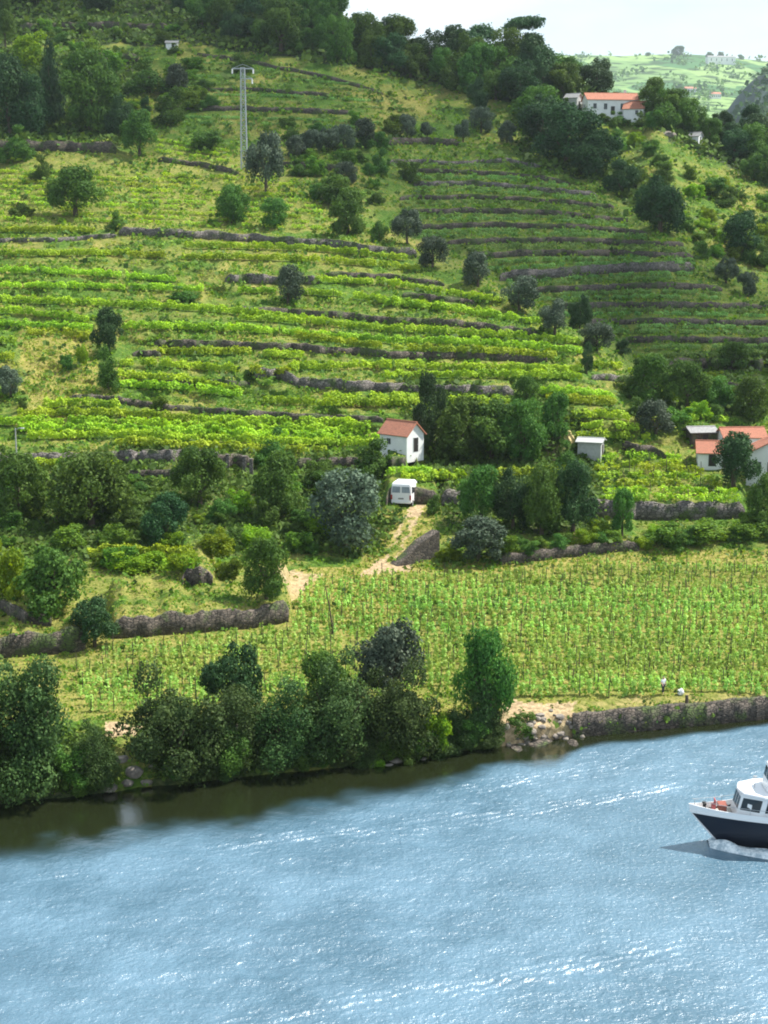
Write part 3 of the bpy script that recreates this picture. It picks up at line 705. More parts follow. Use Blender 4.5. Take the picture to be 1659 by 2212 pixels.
scatter([(-80,1700),(200,1690),(240,1722),(-80,1735)], 7, 34, ['willow','bush'], 70, 110, .8, FS9, 'low growth under the willows', 'bush', 13, tail='left end, ')
scatter([(340,1672),(900,1640),(1060,1600),(1060,1612),(880,1650),(340,1692)], 18, 32, ['willow','bush'], 60, 100, .8, FS9, 'low growth under the willows', 'bush', 15)

# ------------------------------------------------------------------ vine rows
def row_mesh(pts, h, wd, mat, dens, seed, gap=.35, size=.34, lift=.35):
    """leafy hedge of vines following world points; lumpy, thinner in places"""
    g = np.random.default_rng(seed); pts = np.array([tuple(p) for p in pts]); o0 = pts[len(pts)//2].copy(); pts = pts-o0
    seg = np.linalg.norm(np.diff(pts[:, :2], axis=0), axis=1); cum = np.concatenate([[0], np.cumsum(seg)]); T = cum[-1]
    if T < 1: return None, None
    n_ = int(T*dens); t = g.uniform(0, T, n_); kx_ = seed*13.7
    keep = vnoise(t/1.6+kx_, t*0+seed) > gap*.9*g.uniform(.5, 1.2, n_); t = t[keep]; n_ = len(t)
    base = np.stack([np.interp(t, cum, pts[:, q]) for q in range(3)], 1)
    dr = np.stack([np.interp(t, cum[:-1]+seg/2, np.diff(pts[:, q])/np.maximum(seg, 1e-6)) for q in (0, 1)], 1)
    nr = np.stack([-dr[:, 1], dr[:, 0]], 1)
    lump = .72+.5*vnoise(t/1.1+kx_, t*0+3)+.18*(vnoise(t/.45+kx_, t*0+9)-.5)
    a = g.uniform(-.35, math.pi+.35, n_); r = g.uniform(.6, 1.05, n_)
    u = np.cos(a)*r*wd*.5*lump; v = np.maximum(np.sin(a)*r, -.25)*h*.55*lump+h*lift*lump
    P = base+np.stack([nr[:, 0]*u, nr[:, 1]*u, v], 1)
    Nn = np.stack([nr[:, 0]*np.cos(a), nr[:, 1]*np.cos(a), np.sin(a)+.25], 1)+g.normal(size=(n_, 3))*.5
    V_, F_ = cards(P, Nn, size, .85, g)
    tint = np.clip(.28+.5*vnoise(t/2.3+kx_, t*0+30)+.35*(g.random(n_)-.4), 0, 1)
    return npmesh('foliage', V_, F_, mat, np.repeat(tint, 4)), o0
def trace(pts, dy=0, step=5):
    px = [p[0] for p in pts]; py = [p[1] for p in pts]
    return [hit(x, float(np.interp(x, px, py))+dy) for x in np.arange(px[0], px[-1]+.1, step)]
post_me = None
def post_mesh():
    b = MB(); b.tube([(0, 0, -.2), (.01, 0, 1), (0, .01, 1.9)], [.045, .04, .035], 5)
    me = bpy.data.meshes.new('post'); me.from_pydata([tuple(p) for p in b.v], [], b.f); me.update(); me.materials.append(M['post']); return me
POST = post_mesh()
vr = 0
def vine_row(pts, label, group, h=1.45, wd=1.1, mat='vine', dens=60, gap=.35, size=.36, posts=0, post_h=1.0):
    global vr; vr += 1
    me, o0 = row_mesh(pts, h, wd, M[mat], dens, vr, gap, size)
    if me is None: return
    e = empty('vine_row', o0); link('foliage', me, e)
    if posts:
        L_ = 0
        for a, b in zip(pts[:-1], pts[1:]):
            L_ += (Vector(b)-Vector(a)).length
            if L_ > posts:
                L_ = random.uniform(-.5, .5); q = link('post', POST, e); q.location = Vector(b)-Vector(o0); q.rotation_euler = (random.uniform(-.06, .06), random.uniform(-.06, .06), 0); q.scale = (1.3, 1.3, post_h*random.uniform(.85, 1.12))
    return tag(e, label, 'vine row', group)
ROWS = [
 [(-60,498),(0,498),(120,498),(205,499)], [(400,533),(550,534),(700,540),(830,555),(880,560)],
 [(-60,550),(0,550),(150,549),(280,548)], [(285,552),(355,553)], [(395,556),(560,558),(700,564),(830,574),(905,582)],
 [(-60,585),(0,586),(150,590),(280,598),(380,606)], [(-60,617),(0,618),(200,620),(440,628)], [(515,630),(595,630)], [(645,632),(740,638),(830,652),(960,668),(1080,682)],
 [(680,606),(830,612),(960,632),(1080,650)], [(-60,650),(0,650),(130,654),(250,660),(370,664),(490,674),(600,684),(700,694)], [(-60,672),(60,676),(190,694)],
 [(830,656),(960,668),(1080,686),(1170,698)], [(-60,700),(60,704),(200,714)], [(520,688),(700,700),(830,712),(1000,722),(1160,732),(1250,740)],
 [(268,708),(400,710),(520,714),(620,720),(830,738),(1000,742),(1180,754),(1255,762)], [(640,728),(830,752),(1000,760),(1200,772)],
 [(345,762),(450,763),(540,763)], [(570,768),(655,772)], [(258,786),(360,790),(515,802)], [(540,806),(622,806)], [(625,796),(740,794),(830,792),(1000,796),(1120,798),(1255,800)],
 [(830,814),(1000,812),(1255,816)], [(255,812),(400,822),(520,848)], [(258,832),(400,842),(520,856)], [(570,868),(700,874),(830,876),(905,872)], [(700,862),(830,864),(905,862)],
 [(960,866),(1040,870),(1115,872)], [(980,886),(1060,888),(1120,890)], [(1165,848),(1250,850),(1325,862)], [(1180,866),(1250,868),(1330,874)], [(1280,790),(1340,796),(1365,806)],
 [(1235,902),(1300,898),(1360,906)], [(1255,924),(1320,922),(1380,930)], [(1245,946),(1320,944),(1400,948)], [(95,878),(180,876),(255,880)],
 [(40,898),(200,894),(330,900),(420,910)], [(-60,914),(0,916),(200,914),(420,924),(620,930),(800,936)], [(40,930),(200,928),(400,936),(620,944),(830,952)],
 [(60,946),(250,942),(430,950),(600,956),(800,962),(870,966)], [(420,912),(560,914),(700,918),(800,922)], [(250,960),(420,966),(560,972),(700,976)],
 [(25,1008),(120,1004),(265,1006)], [(870,1040),(960,1034),(1000,1034)], [(840,1024),(940,1022)], [(1060,1030),(1160,1024),(1240,1022)],
 [(60,720),(120,722),(195,730)], [(-60,735),(40,742)], [(-60,775),(30,775)], [(190,1200),(300,1196),(410,1204)], [(230,1228),(330,1222),(420,1228)]]
ROWS.sort(key=lambda r: r[0][1])
for i, r in enumerate(ROWS):
    side = 'left' if r[-1][0] < 450 else ('right' if r[0][0] > 820 else 'middle')
    lab = 'lime green vine row on the sunlit terraces, %s from the top, on the %s' % (ordn(i), side)
    vine_row(trace(r, 5), lab, 'vine rows of the sunlit terraces', posts=7 if i % 3 == 0 else 0, dens=92, h=1.7, wd=1.15, gap=.13)
# right-hand plot
for i, yy in enumerate([992, 1006, 1020, 1035, 1051, 1068, 1084]):
    x0 = 1285+i*2; x1 = [1470,1490,1520,1545,1570,1590,1600][i]
    vine_row(trace([(x0, yy+(6 if i < 2 else 0)), ((x0+x1)/2, yy-6), (x1, yy+2)], 4), 'lush vine row in the plot above the tall smooth grey wall, %s from its top' % ordn(i), 'vine rows of the right-hand plot', posts=5, h=1.4, dens=55, gap=.45)
for i, yy in enumerate([892, 905]): vine_row(trace([(1480, yy+4), (1530, yy), (1555+i*15, yy+8)], 2), 'lime trellis behind the farmhouse roof, %s of two' % ['upper', 'lower'][i], 'lime trellises behind the farmhouse', gap=.1)
# yellow slope: old bush vines in broken rows
for i in range(13):
    y0 = 342+i*11.5; xa = -60 if i > 2 else 40; xb = 620+min(i, 8)*10
    if i < 3: xa = 330; xb = 500
    vine_row(trace([(xa, y0-4), (200, y0), (420, y0+8), (xb, y0+16)] if xa < 200 else [(xa, y0-38), (xb, y0-12)], 0, 6), 'straggling broken vine row on the yellow grassy slope, %s from the top' % ordn(i), 'vine rows of the yellow slope', h=1.1, wd=1.1, dens=34, gap=.62, size=.36)
for i in range(3): vine_row(trace([(258, 222+i*12), (330, 226+i*12)], 0, 6), 'bright vine row in the sunny patch behind the big tree, %s of three' % ['upper', 'middle', 'lower'][i], 'vine rows of the bright upper patch', h=1.5, wd=1.6, gap=.1)
# dull terraces: two thin rows on each bench
BEN = sorted([wd_[4] for wd_ in wall_jobs if wd_[3] is None and wd_[4][0][1] > 300]+[wd_[4] for wd_ in wall_jobs if wd_[3] and wd_[3].startswith('tallest')], key=lambda p: p[0][1]+ (p[0][0]-800)*.0)
k_ = 0
for a, b in zip(BEN[:-1], BEN[1:]):
    xa = max(a[0][0], b[0][0]-60); xb = min(a[-1][0], b[-1][0])
    fa = lambda x: np.interp(x, [p[0] for p in a], [p[1] for p in a]); fb = lambda x: np.interp(x, [p[0] for p in b], [p[1] for p in b])
    for f in (.28, .62):
        xx = np.linspace(xa+4, xb, 8); P_ = [(x, fa(x)*(1-f)+(fb(x)-9)*f+3) for x in xx]
        vine_row(trace(P_, 0, 6), 'thin dull green vine row beyond the diagonal olives, %s from the top' % ordn(k_), 'vine rows of the dull terraces', h=1.15, wd=.8, mat='vine_dull', dens=42, gap=.5, size=.36, posts=9, post_h=.8); k_ += 1
for yy in (756, 772, 788):
    vine_row(trace([(1400, yy), (1540, yy-2), (1740, yy)], 0, 6), 'thin dull green vine row beyond the diagonal olives, %s from the top' % ordn(k_), 'vine rows of the dull terraces', h=1.15, wd=.8, mat='vine_dull', dens=42, gap=.5, size=.36); k_ += 1
for i, yy in enumerate([138, 152, 166, 182, 206, 222, 256, 268]):
    x0 = 395 if yy > 160 else 440; x1 = [600,680,760,820,860,900,900,940][i]
    vine_row(trace([(x0, yy), ((x0+x1)/2, yy+4), (x1, yy+18)], 0, 6), 'faint low vine row on the shaded grassy upper slope, %s from the top' % ordn(i), 'vine rows of the upper slope', h=.9, wd=.7, mat='vine_dull', dens=30, gap=.55, size=.36)
# big riverside field: rows run along the river
FIELD = [(165,1440),(240,1402),(400,1392),(640,1366),(648,1300),(668,1262),(860,1246),(1100,1246),(1300,1228),(1480,1220),(1900,1206),(1960,1500),(1560,1504),(1250,1512),(1120,1512),(1000,1490),(700,1500),(300,1560),(170,1560)]
fi = 0
for Y0 in np.arange(136.5, 189.5, 2.0):
    g = np.random.default_rng(int(Y0*10)); plants = []
    for X0 in np.arange(-46, 66, .86):
        X = X0+g.uniform(-.25, .25); Y = Y0+g.uniform(-.25, .25)+.02*X0; z = ground(X, Y); q = project(X, Y, z)
        if -60 < q[0] < 1740 and bool(inpoly(np.array([q[0]]), np.array([q[1]]), FIELD)[0]): plants.append((X, Y, z))
    if len(plants) < 4: continue
    P = []; Nn = []; T_ = []
    o0 = np.array(plants[len(plants)//2])
    for (X, Y, z) in plants:
        f = float(vnoise(X/5, Y/5)); q = project(X, Y, z)
        thin = 1.0
        if q[1] < 1290 or q[0] < 880: thin = .45+.4*f
        if f < .22: thin *= .5
        n_ = int(54*thin*g.uniform(.5, 1.3)); hh = g.uniform(1.05, 1.75)*(.75+.25*thin)
        zz = g.uniform(.1, 1, n_)**.8*hh; rr = g.uniform(.06, .38, n_)*(1.0-.25*zz/hh); a = g.uniform(0, 6.283, n_)
        P.append(np.stack([X+np.cos(a)*rr, Y+np.sin(a)*rr, z+zz], 1)-o0); Nn.append(np.stack([np.cos(a), np.sin(a), g.uniform(.1, 1.0, n_)], 1)+g.normal(size=(n_, 3))*.35)
        T_.append(np.clip(g.uniform(0, .5, n_)+f*.6, 0, 1))
    P = np.concatenate(P); V_, F_ = cards(P, np.concatenate(Nn), .22, 1.35, g)
    e = empty('vine_row', o0); link('foliage', npmesh('foliage', V_, F_, M['vine_pale'], np.repeat(np.concatenate(T_), 4)), e)
    for i, (X, Y, z) in enumerate(plants):
        if (i*1+fi) % 3 == 0 and g.random() < .85:
            q = link('post', POST, e); q.location = (X-o0[0], Y-o0[1]-.15, z-o0[2]); q.rotation_euler = (g.uniform(-.08, .08), g.uniform(-.08, .08), 0); q.scale = (1.15, 1.15, g.uniform(.85, 1.15))
    tag(e, 'staked vine row of the big riverside field, %s from the river' % ordn(fi), 'vine row', 'staked vine rows of the riverside field'); fi += 1

# ------------------------------------------------------------------ grass and undergrowth
def tufts(name, mat, n_, wfun, size, nc, seed, label):
    g = np.random.default_rng(seed); W_ = wfun(); W_ = np.where((Zg > .3) & (YY > sky_y[None, :]-4), W_, 0)[:-1, :-1]
    p = W_.ravel()/W_.sum(); c = g.choice(p.size, n_, p=p); i, j = np.unravel_index(c, W_.shape)
    u = g.random(n_)[:, None]; v = g.random(n_)[:, None]
    A = V[i, j]*(1-u)*(1-v)+V[i, j+1]*u*(1-v)+V[i+1, j]*(1-u)*v+V[i+1, j+1]*u*v
    s = size*A[:, 1]/250*g.uniform(.6, 1.4, n_)
    A = np.repeat(A, nc, 0); s = np.repeat(s, nc); m_ = len(A)
    P = A+np.stack([g.normal(size=m_)*s*.8, g.normal(size=m_)*s*.8, g.uniform(.0, .9, m_)*s], 1)
    Nn = np.stack([g.normal(size=m_), g.normal(size=m_)-.5, g.uniform(.3, 1.6, m_)], 1)
    V_, F_ = cards(P, Nn, s, .8, g)
    tag(link(name, npmesh(name, V_, F_, M[mat], np.repeat(np.clip(np.repeat(g.random(n_), nc)*.7+g.random(m_)*.3, 0, 1), 4))), kind='stuff', label=label, cat='undergrowth' if name != 'grass' else 'grass')
bare = np.clip(1-cov[..., 1]*1.6, 0, 1)
patch = fbm(XX/30+9, YY/16, 4)
tufts('grass', 'grass', 42000, lambda: bare*np.clip(cov[..., 0], .1, 1)*np.clip((YY+200)/900, .15, 1)*(1-.8*cov[..., 2]), .34, 3, 21, 'dry yellow-green grass and weeds on the slopes')
tufts('undergrowth', 'scrub', 34000, lambda: bare*np.clip((patch-.42)*5, 0.02, 1)*np.clip((YY+300)/700, .3, 1), .50, 4, 22, 'green weeds and brambles spread over the hillside')
tufts('dark_undergrowth', 'broad', 26000, lambda: np.clip(cov[..., 2], 0, 1)*np.clip((YY+300)/700, .35, 1)+.02, .75, 4, 23, 'dark brambles and saplings under the trees')

# ------------------------------------------------------------------ buildings
def place(x, y): return hit(x, y)
def house(name, x, y, yaw, L_, W_, eave, ridge, wallm, roofm, label, opens=(), chimney=None, cat='house', over=.35):
    p = place(x, y); e = empty(name, p, R(yaw))
    b = MB(); a, c = L_/2, W_/2
    V_ = [(-a,-c,-1.5),(a,-c,-1.5),(a,c,-1.5),(-a,c,-1.5),(-a,-c,eave),(a,-c,eave),(a,c,eave),(-a,c,eave),(-a,0,ridge-.06),(a,0,ridge-.06)]
    b.add(V_, [(0,3,2,1),(0,1,5,4),(2,3,7,6),(1,2,6,9,5),(3,0,4,8,7),(4,5,9,8),(6,7,8,9)])
    b.build('wall', M[wallm], e)
    r = MB(); s_ = (ridge-eave)/c; yo = c+over; zo = eave-over*s_
    for sg in (-1, 1):
        P_ = [(-a-over, sg*yo, zo+.12), (a+over, sg*yo, zo+.12), (a+over, 0, ridge+.12), (-a-over, 0, ridge+.12)]
        if sg > 0: P_ = P_[::-1]
        r.slab(P_, .14)
    r.tube([(-a-over, 0, ridge+.12), (a+over, 0, ridge+.12)], .12, 6)
    ro = r.build('roof', M[roofm], e)
    if chimney:
        k = MB(); k.box(chimney-.35, chimney+.35, .5, 1.1, eave, ridge+.9); k.box(chimney-.42, chimney+.42, .43, 1.17, ridge+.9, ridge+1.05); k.build('chimney', M['white'], ro)
    for (kind, face, u, z0, w_, h_) in opens:
        if face == 'front': Mx = Matrix.Translation((u, -c, z0))
        elif face == 'right': Mx = Matrix.Translation((a, u, z0)) @ Matrix.Rotation(R(90), 4, 'Z')
        elif face == 'left': Mx = Matrix.Translation((-a, u, z0)) @ Matrix.Rotation(R(-90), 4, 'Z')
        q = MB(); q.box(-w_/2, w_/2, -.025, .05, 0, h_, Mx)
        dn = q.build('door' if kind == 'door' else 'window', M['wood_dark'] if kind == 'door' else M['glass'], e)
        f = MB(); t_ = .07
        for bx in ((-w_/2-t_, -w_/2, 0, h_), (w_/2, w_/2+t_, 0, h_), (-w_/2-t_, w_/2+t_, h_, h_+t_)): f.box(bx[0], bx[1], -.06, .03, bx[2], bx[3], Mx)
        if kind == 'window':
            f.box(-w_/2-t_, w_/2+t_, -.08, .03, -t_, 0, Mx); f.box(-.025, .025, -.045, .02, 0, h_, Mx)
        f.build('frame', M['concrete' if wallm == 'white' else 'post'], dn)
        if kind == 'door':
            k = MB(); k.box(w_*.3, w_*.3+.12, -.07, -.03, h_*.5, h_*.5+.05, Mx); k.build('handle', M['steel'], dn)
    return tag(e, label, cat)
house('hut', 868, 972, -42, 5.4, 3.9, 2.7, 4.4, 'white', 'roof', 'small whitewashed hut with a terracotta roof and a dark doorway', [('door','right',.1,.0,1.0,2.1),('window','front',-.9,1.1,.7,.8)], cat='hut')
house('stone_hut', 1276, 984, -18, 3.6, 3.0, 2.3, 2.7, 'concrete', 'concrete', 'pale stone hut half hidden behind the straw heap', [('door','right',.2,0,.8,1.7)], cat='hut')
house('farmhouse', 1672, 1026, 72, 11.0, 7.4, 3.9, 5.9, 'white', 'roof', 'white farmhouse with an orange tiled roof and gable facing the river at the right edge', [('window','left',2.1,1.3,.9,1.4),('window','left',.2,1.3,.9,1.4),('window','left',-1.9,1.3,.9,1.4),('window','left',0,4.1,.6,.7),('door','front',1.6,0,1.1,2.2)], 3.0, cat='house')
house('outbuilding', 1552, 1002, -8, 6.6, 5.0, 2.1, 3.5, 'white', 'roof', 'low outbuilding with an orange roof in front of the white farmhouse', [('door','front',-1.2,0,1.0,1.8),('window','left',.3,.9,.7,.7)], cat='outbuilding')
house('rear_house', 1600, 966, 4, 6.6, 4.6, 1.9, 3.1, 'white', 'roof', 'rear house of the farm, only its orange roof showing above the outbuilding', [('door','front',-1.2,0,1.0,1.7)])
house('shed', 1512, 956, 10, 4.2, 3.4, 1.9, 2.5, 'wall_dark', 'grey_sheet', 'shed with a pale grey sheet roof behind the outbuilding', [('door','front',.2,0,.9,1.6)], cat='shed')
house('upper_house', 1318, 250, 6, 15.5, 7.5, 4.4, 6.4, 'white', 'roof', 'long white house with a red roof among the trees near the skyline', [('window','front',-5.6,1.8,.9,1.4),('window','front',-2.4,1.6,.9,1.6),('door','front',-.2,0,1.1,2.4),('window','front',2.6,1.6,.9,1.6),('window','front',5.4,1.6,.9,1.6),('window','left',0,1.8,.9,1.3)], 4.5)
house('house_wing', 1372, 256, -20, 6.0, 6.0, 2.7, 4.8, 'white', 'roof', 'lower white wing with a red roof at the right end of the long house', [('window','front',1.0,1.0,.8,1.1)])
house('outhouse', 1238, 234, -30, 4.0, 4.0, 3.0, 4.2, 'concrete', 'grey_sheet', 'small pale outhouse left of the long white house', [('door','right',0,0,.9,1.9)], cat='outhouse')
house('shack', 1500, 308, -35, 3.6, 2.8, 1.8, 2.8, 'white', 'grey_sheet', 'tiny white shack on the bank right of the upper house', [('door','right',0,0,.7,1.5)], cat='shack')
house('hut', 372, 104, 0, 3.6, 2.6, 1.5, 2.1, 'white', 'grey_sheet', 'tiny white hut near the top of the upper left slope', [('door','front',.4,0,.7,1.4)], cat='hut')
# pale outcrops
def rock(p, sx, sy, sz, seed, label, mat='rock', group=None):
    bm = bmesh.new(); bmesh.ops.create_icosphere(bm, subdivisions=3, radius=1); g = np.random.default_rng(seed)
    ax = g.normal(size=(9, 3)); ax /= np.linalg.norm(ax, axis=1, keepdims=True); cut = g.uniform(.6, .92, 9)
    for v in bm.verts:
        for q in range(9):
            d_ = v.co.dot(Vector(ax[q]))
            if d_ > cut[q]: v.co -= Vector(ax[q])*(d_-cut[q])*.95
        v.co = Vector((v.co.x*sx, v.co.y*sy, v.co.z*sz))
    me = bpy.data.meshes.new('rock'); bm.to_mesh(me); bm.free(); me.materials.append(M[mat])
    o = link('rock', me); o.location = p; o.rotation_euler = (0, 0, g.uniform(0, 6)); return tag(o, label, 'rock', group)
rock(place(1575, 338), 2.2, 1.6, 1.8, 1, 'pale rock outcrop on the bank below the right-hand wood'); rock(place(1445, 292), 2.4, 1.4, 1.2, 2, 'grey rock outcrop below the long white house')
g = random.Random(5)
n_ = 0; got = []
while n_ < 46:
    x = g.uniform(1090, 1265); y = g.uniform(1535, 1612)
    if y < 1535+abs(x-1190)*.35 or y > shore(x)+1: continue
    s_ = g.uniform(.18, .55); p = hit(x, y)
    rock(p+Vector((0, 0, s_*.15)), s_, s_*.8, s_*.6, 100+n_, 'angular stone in the rubble spill by the riverside wall', 'rock', 'stones of the rubble spill'); n_ += 1; got.append((x, bpy.context.scene.collection.objects[-1]))
for i, (x, q) in enumerate(sorted(got, key=lambda a: a[0])): q['label'] += ', '+ordn(i)+' from the left'
for i, (x, y, s_) in enumerate([(862,1648,1.1),(885,1645,.7),(915,1643,.6),(840,1655,.5),(960,1632,.5),(262,1640,.8),(290,1668,1.0),(315,1690,.6),(240,1702,.9),(275,1690,.7),(330,1655,.5)]):
    rock(hit(x, y), s_, s_*.8, s_*.5, 300+i, ('flat brown rock at the waterline under the large willow, %s' % ordn(i)) if i < 5 else 'brown rock on the bare bank right of the left thicket, %s' % ordn(i-5), 'rock', 'rocks along the waterline')
# straw heap
b = MB(); p = place(1228, 952)
bm = bmesh.new(); bmesh.ops.create_icosphere(bm, subdivisions=4, radius=1)
for v in bm.verts:
    k = 1+.12*math.sin(v.co.x*9+v.co.z*7)+.06*math.sin(v.co.y*17); v.co = Vector((v.co.x*1.0*k*(1.15-.5*max(v.co.z, 0)), v.co.y*1.0*k*(1.15-.5*max(v.co.z, 0)), v.co.z*1.7))
me = bpy.data.meshes.new('straw_heap'); bm.to_mesh(me); bm.free(); me.materials.append(M['straw']); o = link('straw_heap', me); o.location = p
tag(o, 'rounded pale yellow straw heap beside the stone hut', 'straw heap')
# riverside wall
line = []
for x in np.arange(1236, 2150, 6):
    yb = float(shore(x))-2; p = hit(x, yb); line.append((p.x, p.y+.1, 0.0, 2.0+.25*float(vnoise(x/30, 3))))
wall_obj(line, 1, 'long dark stone embankment wall standing in the river below the big field', group=None)
# wall along the sloping track: a wedge that carries the ramp
FT = [hit(858,1224), hit(882,1221), hit(912,1214), hit(950,1203)]; HT = [.1, 1.1, 2.6, 3.4]; B0 = FT[0].copy()
b = MB(); V_ = []
for f, h_ in zip(FT, HT):
    d_ = Vector((-1.0, 1.4, 0))
    V_ += [f-B0+Vector((0,0,-.6)), f-B0+Vector((-.05,.12,h_)), f-B0+d_+Vector((0,0,h_)), f-B0+d_+Vector((0,0,-.6))]
F_ = []
for i in range(3):
    for q in range(4): F_.append((i*4+q, i*4+(q+1)%4, (i+1)*4+(q+1)%4, (i+1)*4+q))
F_ += [(0,1,2,3), (12,15,14,13)]; b.add(V_, F_)
o = b.build('stone_wall', M['wall_dark']); o.location = B0; tag(o, 'grey stone wall stepping up beside the grassy track below the van', 'stone wall')
# gate pillars among the ruined wall
for i, (x, y) in enumerate([(468,1012),(492,1016),(528,1020),(543,1026)]):
    b = MB(); b.box(-.25, .25, -.25, .25, -.3, 2.3); b.box(-.31, .31, -.31, .31, 2.3, 2.42)
    o = b.build('stone_pillar', M['wall'], bevel=.03); o.location = place(x, y); tag(o, 'pale square stone pillar of the ruined gateway, %s from the left' % ordn(i), 'pillar', 'pillars of the ruined gateway')
# ------------------------------------------------------------------ pylon, poles
def pylon():
    p = place(528, 366); s_ = ppm(p); H = 212/s_; e = empty('pylon', p)
    wv = lambda t: (.78-.30*t)
    b = MB(); c = MB()
    for sx in (-1, 1):
        for sy in (-1, 1): b.tube([(sx*wv(0), sy*wv(0), -.4), (sx*wv(1), sy*wv(1), H)], .13, 5)
    K = 16
    for i in range(K):
        t0, t1 = i/K, (i+1)/K
        for f in range(4):
            cs = [(-1,-1),(1,-1),(1,1),(-1,1)]; a0 = cs[f]; a1 = cs[(f+1) % 4]
            if i % 2: a0, a1 = a1, a0
            c.tube([(a0[0]*wv(t0), a0[1]*wv(t0), H*t0), (a1[0]*wv(t1), a1[1]*wv(t1), H*t1)], .07, 4)
            c.tube([(a0[0]*wv(t1), a0[1]*wv(t1), H*t1), (a1[0]*wv(t1), a1[1]*wv(t1), H*t1)], .06, 4)
    b.build('leg', M['steel'], e); c.build('brace', M['steel'], e)
    for k, (z, w_) in enumerate([(H-.2, 2.6), (H-2.6, 2.3)]):
        a = MB(); a.box(-w_ if k == 0 else -.5, w_, -.16, .16, z-.18, z+.1); a.tube([(-w_ if k == 0 else 0, 0, z), (0, 0, z+1.0), (w_, 0, z)], .07, 4); ar = a.build('crossarm', M['steel'], e)
        for x in ((-w_, w_) if k == 0 else (w_,)):
            q = MB(); pts = [(x, -.2, z-.15-.14*i_) for i_ in range(9)]; q.tube(pts, [.12 if i_ % 2 else .26 for i_ in range(9)], 8); q.build('insulator', M['paint'], ar)
    return tag(e, 'tall slim lattice power pylon with white insulators on the hillside', 'pylon'), p, H
pyl, pp, PH = pylon()
def pole(x, y, hpx, label, lamp=True):
    p = place(x, y); h = hpx/ppm(p); e = empty('utility_pole', p)
    b = MB(); b.tube([(0, 0, -.4), (0, 0, h)], [.13, .08], 8); b.build('pole', M['concrete'], e)
    b = MB(); b.tube([(0, 0, h-.3), (.5, -.1, h), (1.0, -.1, h+.02)], .05, 6); a = b.build('arm', M['steel'], e)
    b = MB(); b.box(.8, 1.35, -.22, .02, h-.08, h+.06); b.build('lamp_head', M['paint'], a, bevel=.03)
    return tag(e, label, 'pole')
pole(37, 1012, 88, 'thin pale pole with a white lamp head at the left edge')
pole(1512, 852, 22, 'short post with a white top at the foot of the dull terraces')
# thin dead trunk in the field
b = MB(); p = place(718, 1368); b.tube([(0,0,-.2),(-.1,0,1.5),(-.35,0,3.2),(-.8,0,5.6)], [.12,.10,.08,.04], 6); b.tube([(-.3,0,3.0),(-.1,.1,4.2)], [.05,.02], 5)
o = b.build('dead_tree', M['bark']); o.location = p; tag(o, 'thin bare leaning trunk on the left side of the big field', 'dead tree')
# ------------------------------------------------------------------ van
def van():
    p = place(866, 1100); e = empty('van', p+Vector((0, .9, .0)), R(-14), (1.5, 1.1, 1.6))
    # local: rear faces -Y, length along +Y
    w, L_ = .98, 4.9; prof_ = [(0,.42),(0.02,1.2),(.10,2.02),(.35,2.22),(3.2,2.22),(3.75,2.05),(4.35,1.35),(4.85,1.15),(4.95,.75),(4.95,.42)]
    V_ = []; F_ = []; secs = [(-w,0),( -w*.97,.0),(w*.97,.0),(w,0)]
    for sx, ins in ((-1, 0), (1, 0)):
        for y, z in prof_: V_.append((sx*(w-(.10*max(0, z-1.15))), y, z))
    k = len(prof_); F_ += [tuple(range(k)), tuple(range(2*k-1, k-1, -1))]+[(i, (i+1) % k, k+(i+1) % k, k+i) for i in range(k)]
    b = MB(); b.add(V_, F_); b.build('body', M['paint'], e, bevel=.07, smooth=False)
    for sx in (-1, 1):
        g_ = MB(); g_.slab([(sx*.865,-.012+.03,1.35),(sx*.08,-.012+.03,1.35),(sx*.08,.055,1.88),(sx*.80,.055,1.88)], .03*(1 if sx < 0 else -1)); g_.build('window', M['pane'], e)
        q = MB(); q.box(sx*.90-.07, sx*.90+.07, -.05, .03, .75, 1.15); q.build('tail_light', plain('red lamp', (.4,.02,.02), .3), e)
        s2 = MB(); s2.slab([(sx*.975,.7,1.25),(sx*.975,3.6,1.25),(sx*.895,3.5,1.95),(sx*.895,.7,1.95)], .02*sx); s2.build('side_window', M['glass'], e)
        for y in (.95, 4.0):
            t_ = MB(); t_.tube([(sx*.78,y,.33),(sx*.99,y,.33)], .33, 18); wh = t_.build('wheel', M['rubber'], e); r_ = MB(); r_.tube([(sx*.985,y,.33),(sx*1.0,y,.33)], .19, 12); r_.build('rim', M['steel'], wh)
    b = MB(); b.box(-.9, .9, -.10, .06, .42, .62); b.build('bumper', M['paint'], e, bevel=.03)
    b = MB(); b.box(-.26, .26, -.03, .02, .78, .90); b.build('number_plate', M['grey_sheet'], e)
    b = MB(); b.slab([(-.86,3.72,2.08),(.86,3.72,2.08),(.93,4.32,1.42),(-.93,4.32,1.42)][::-1], .03); b.build('windscreen', M['glass'], e)
    return tag(e, 'white van parked on the dirt track against the stone wall', 'van')
van()
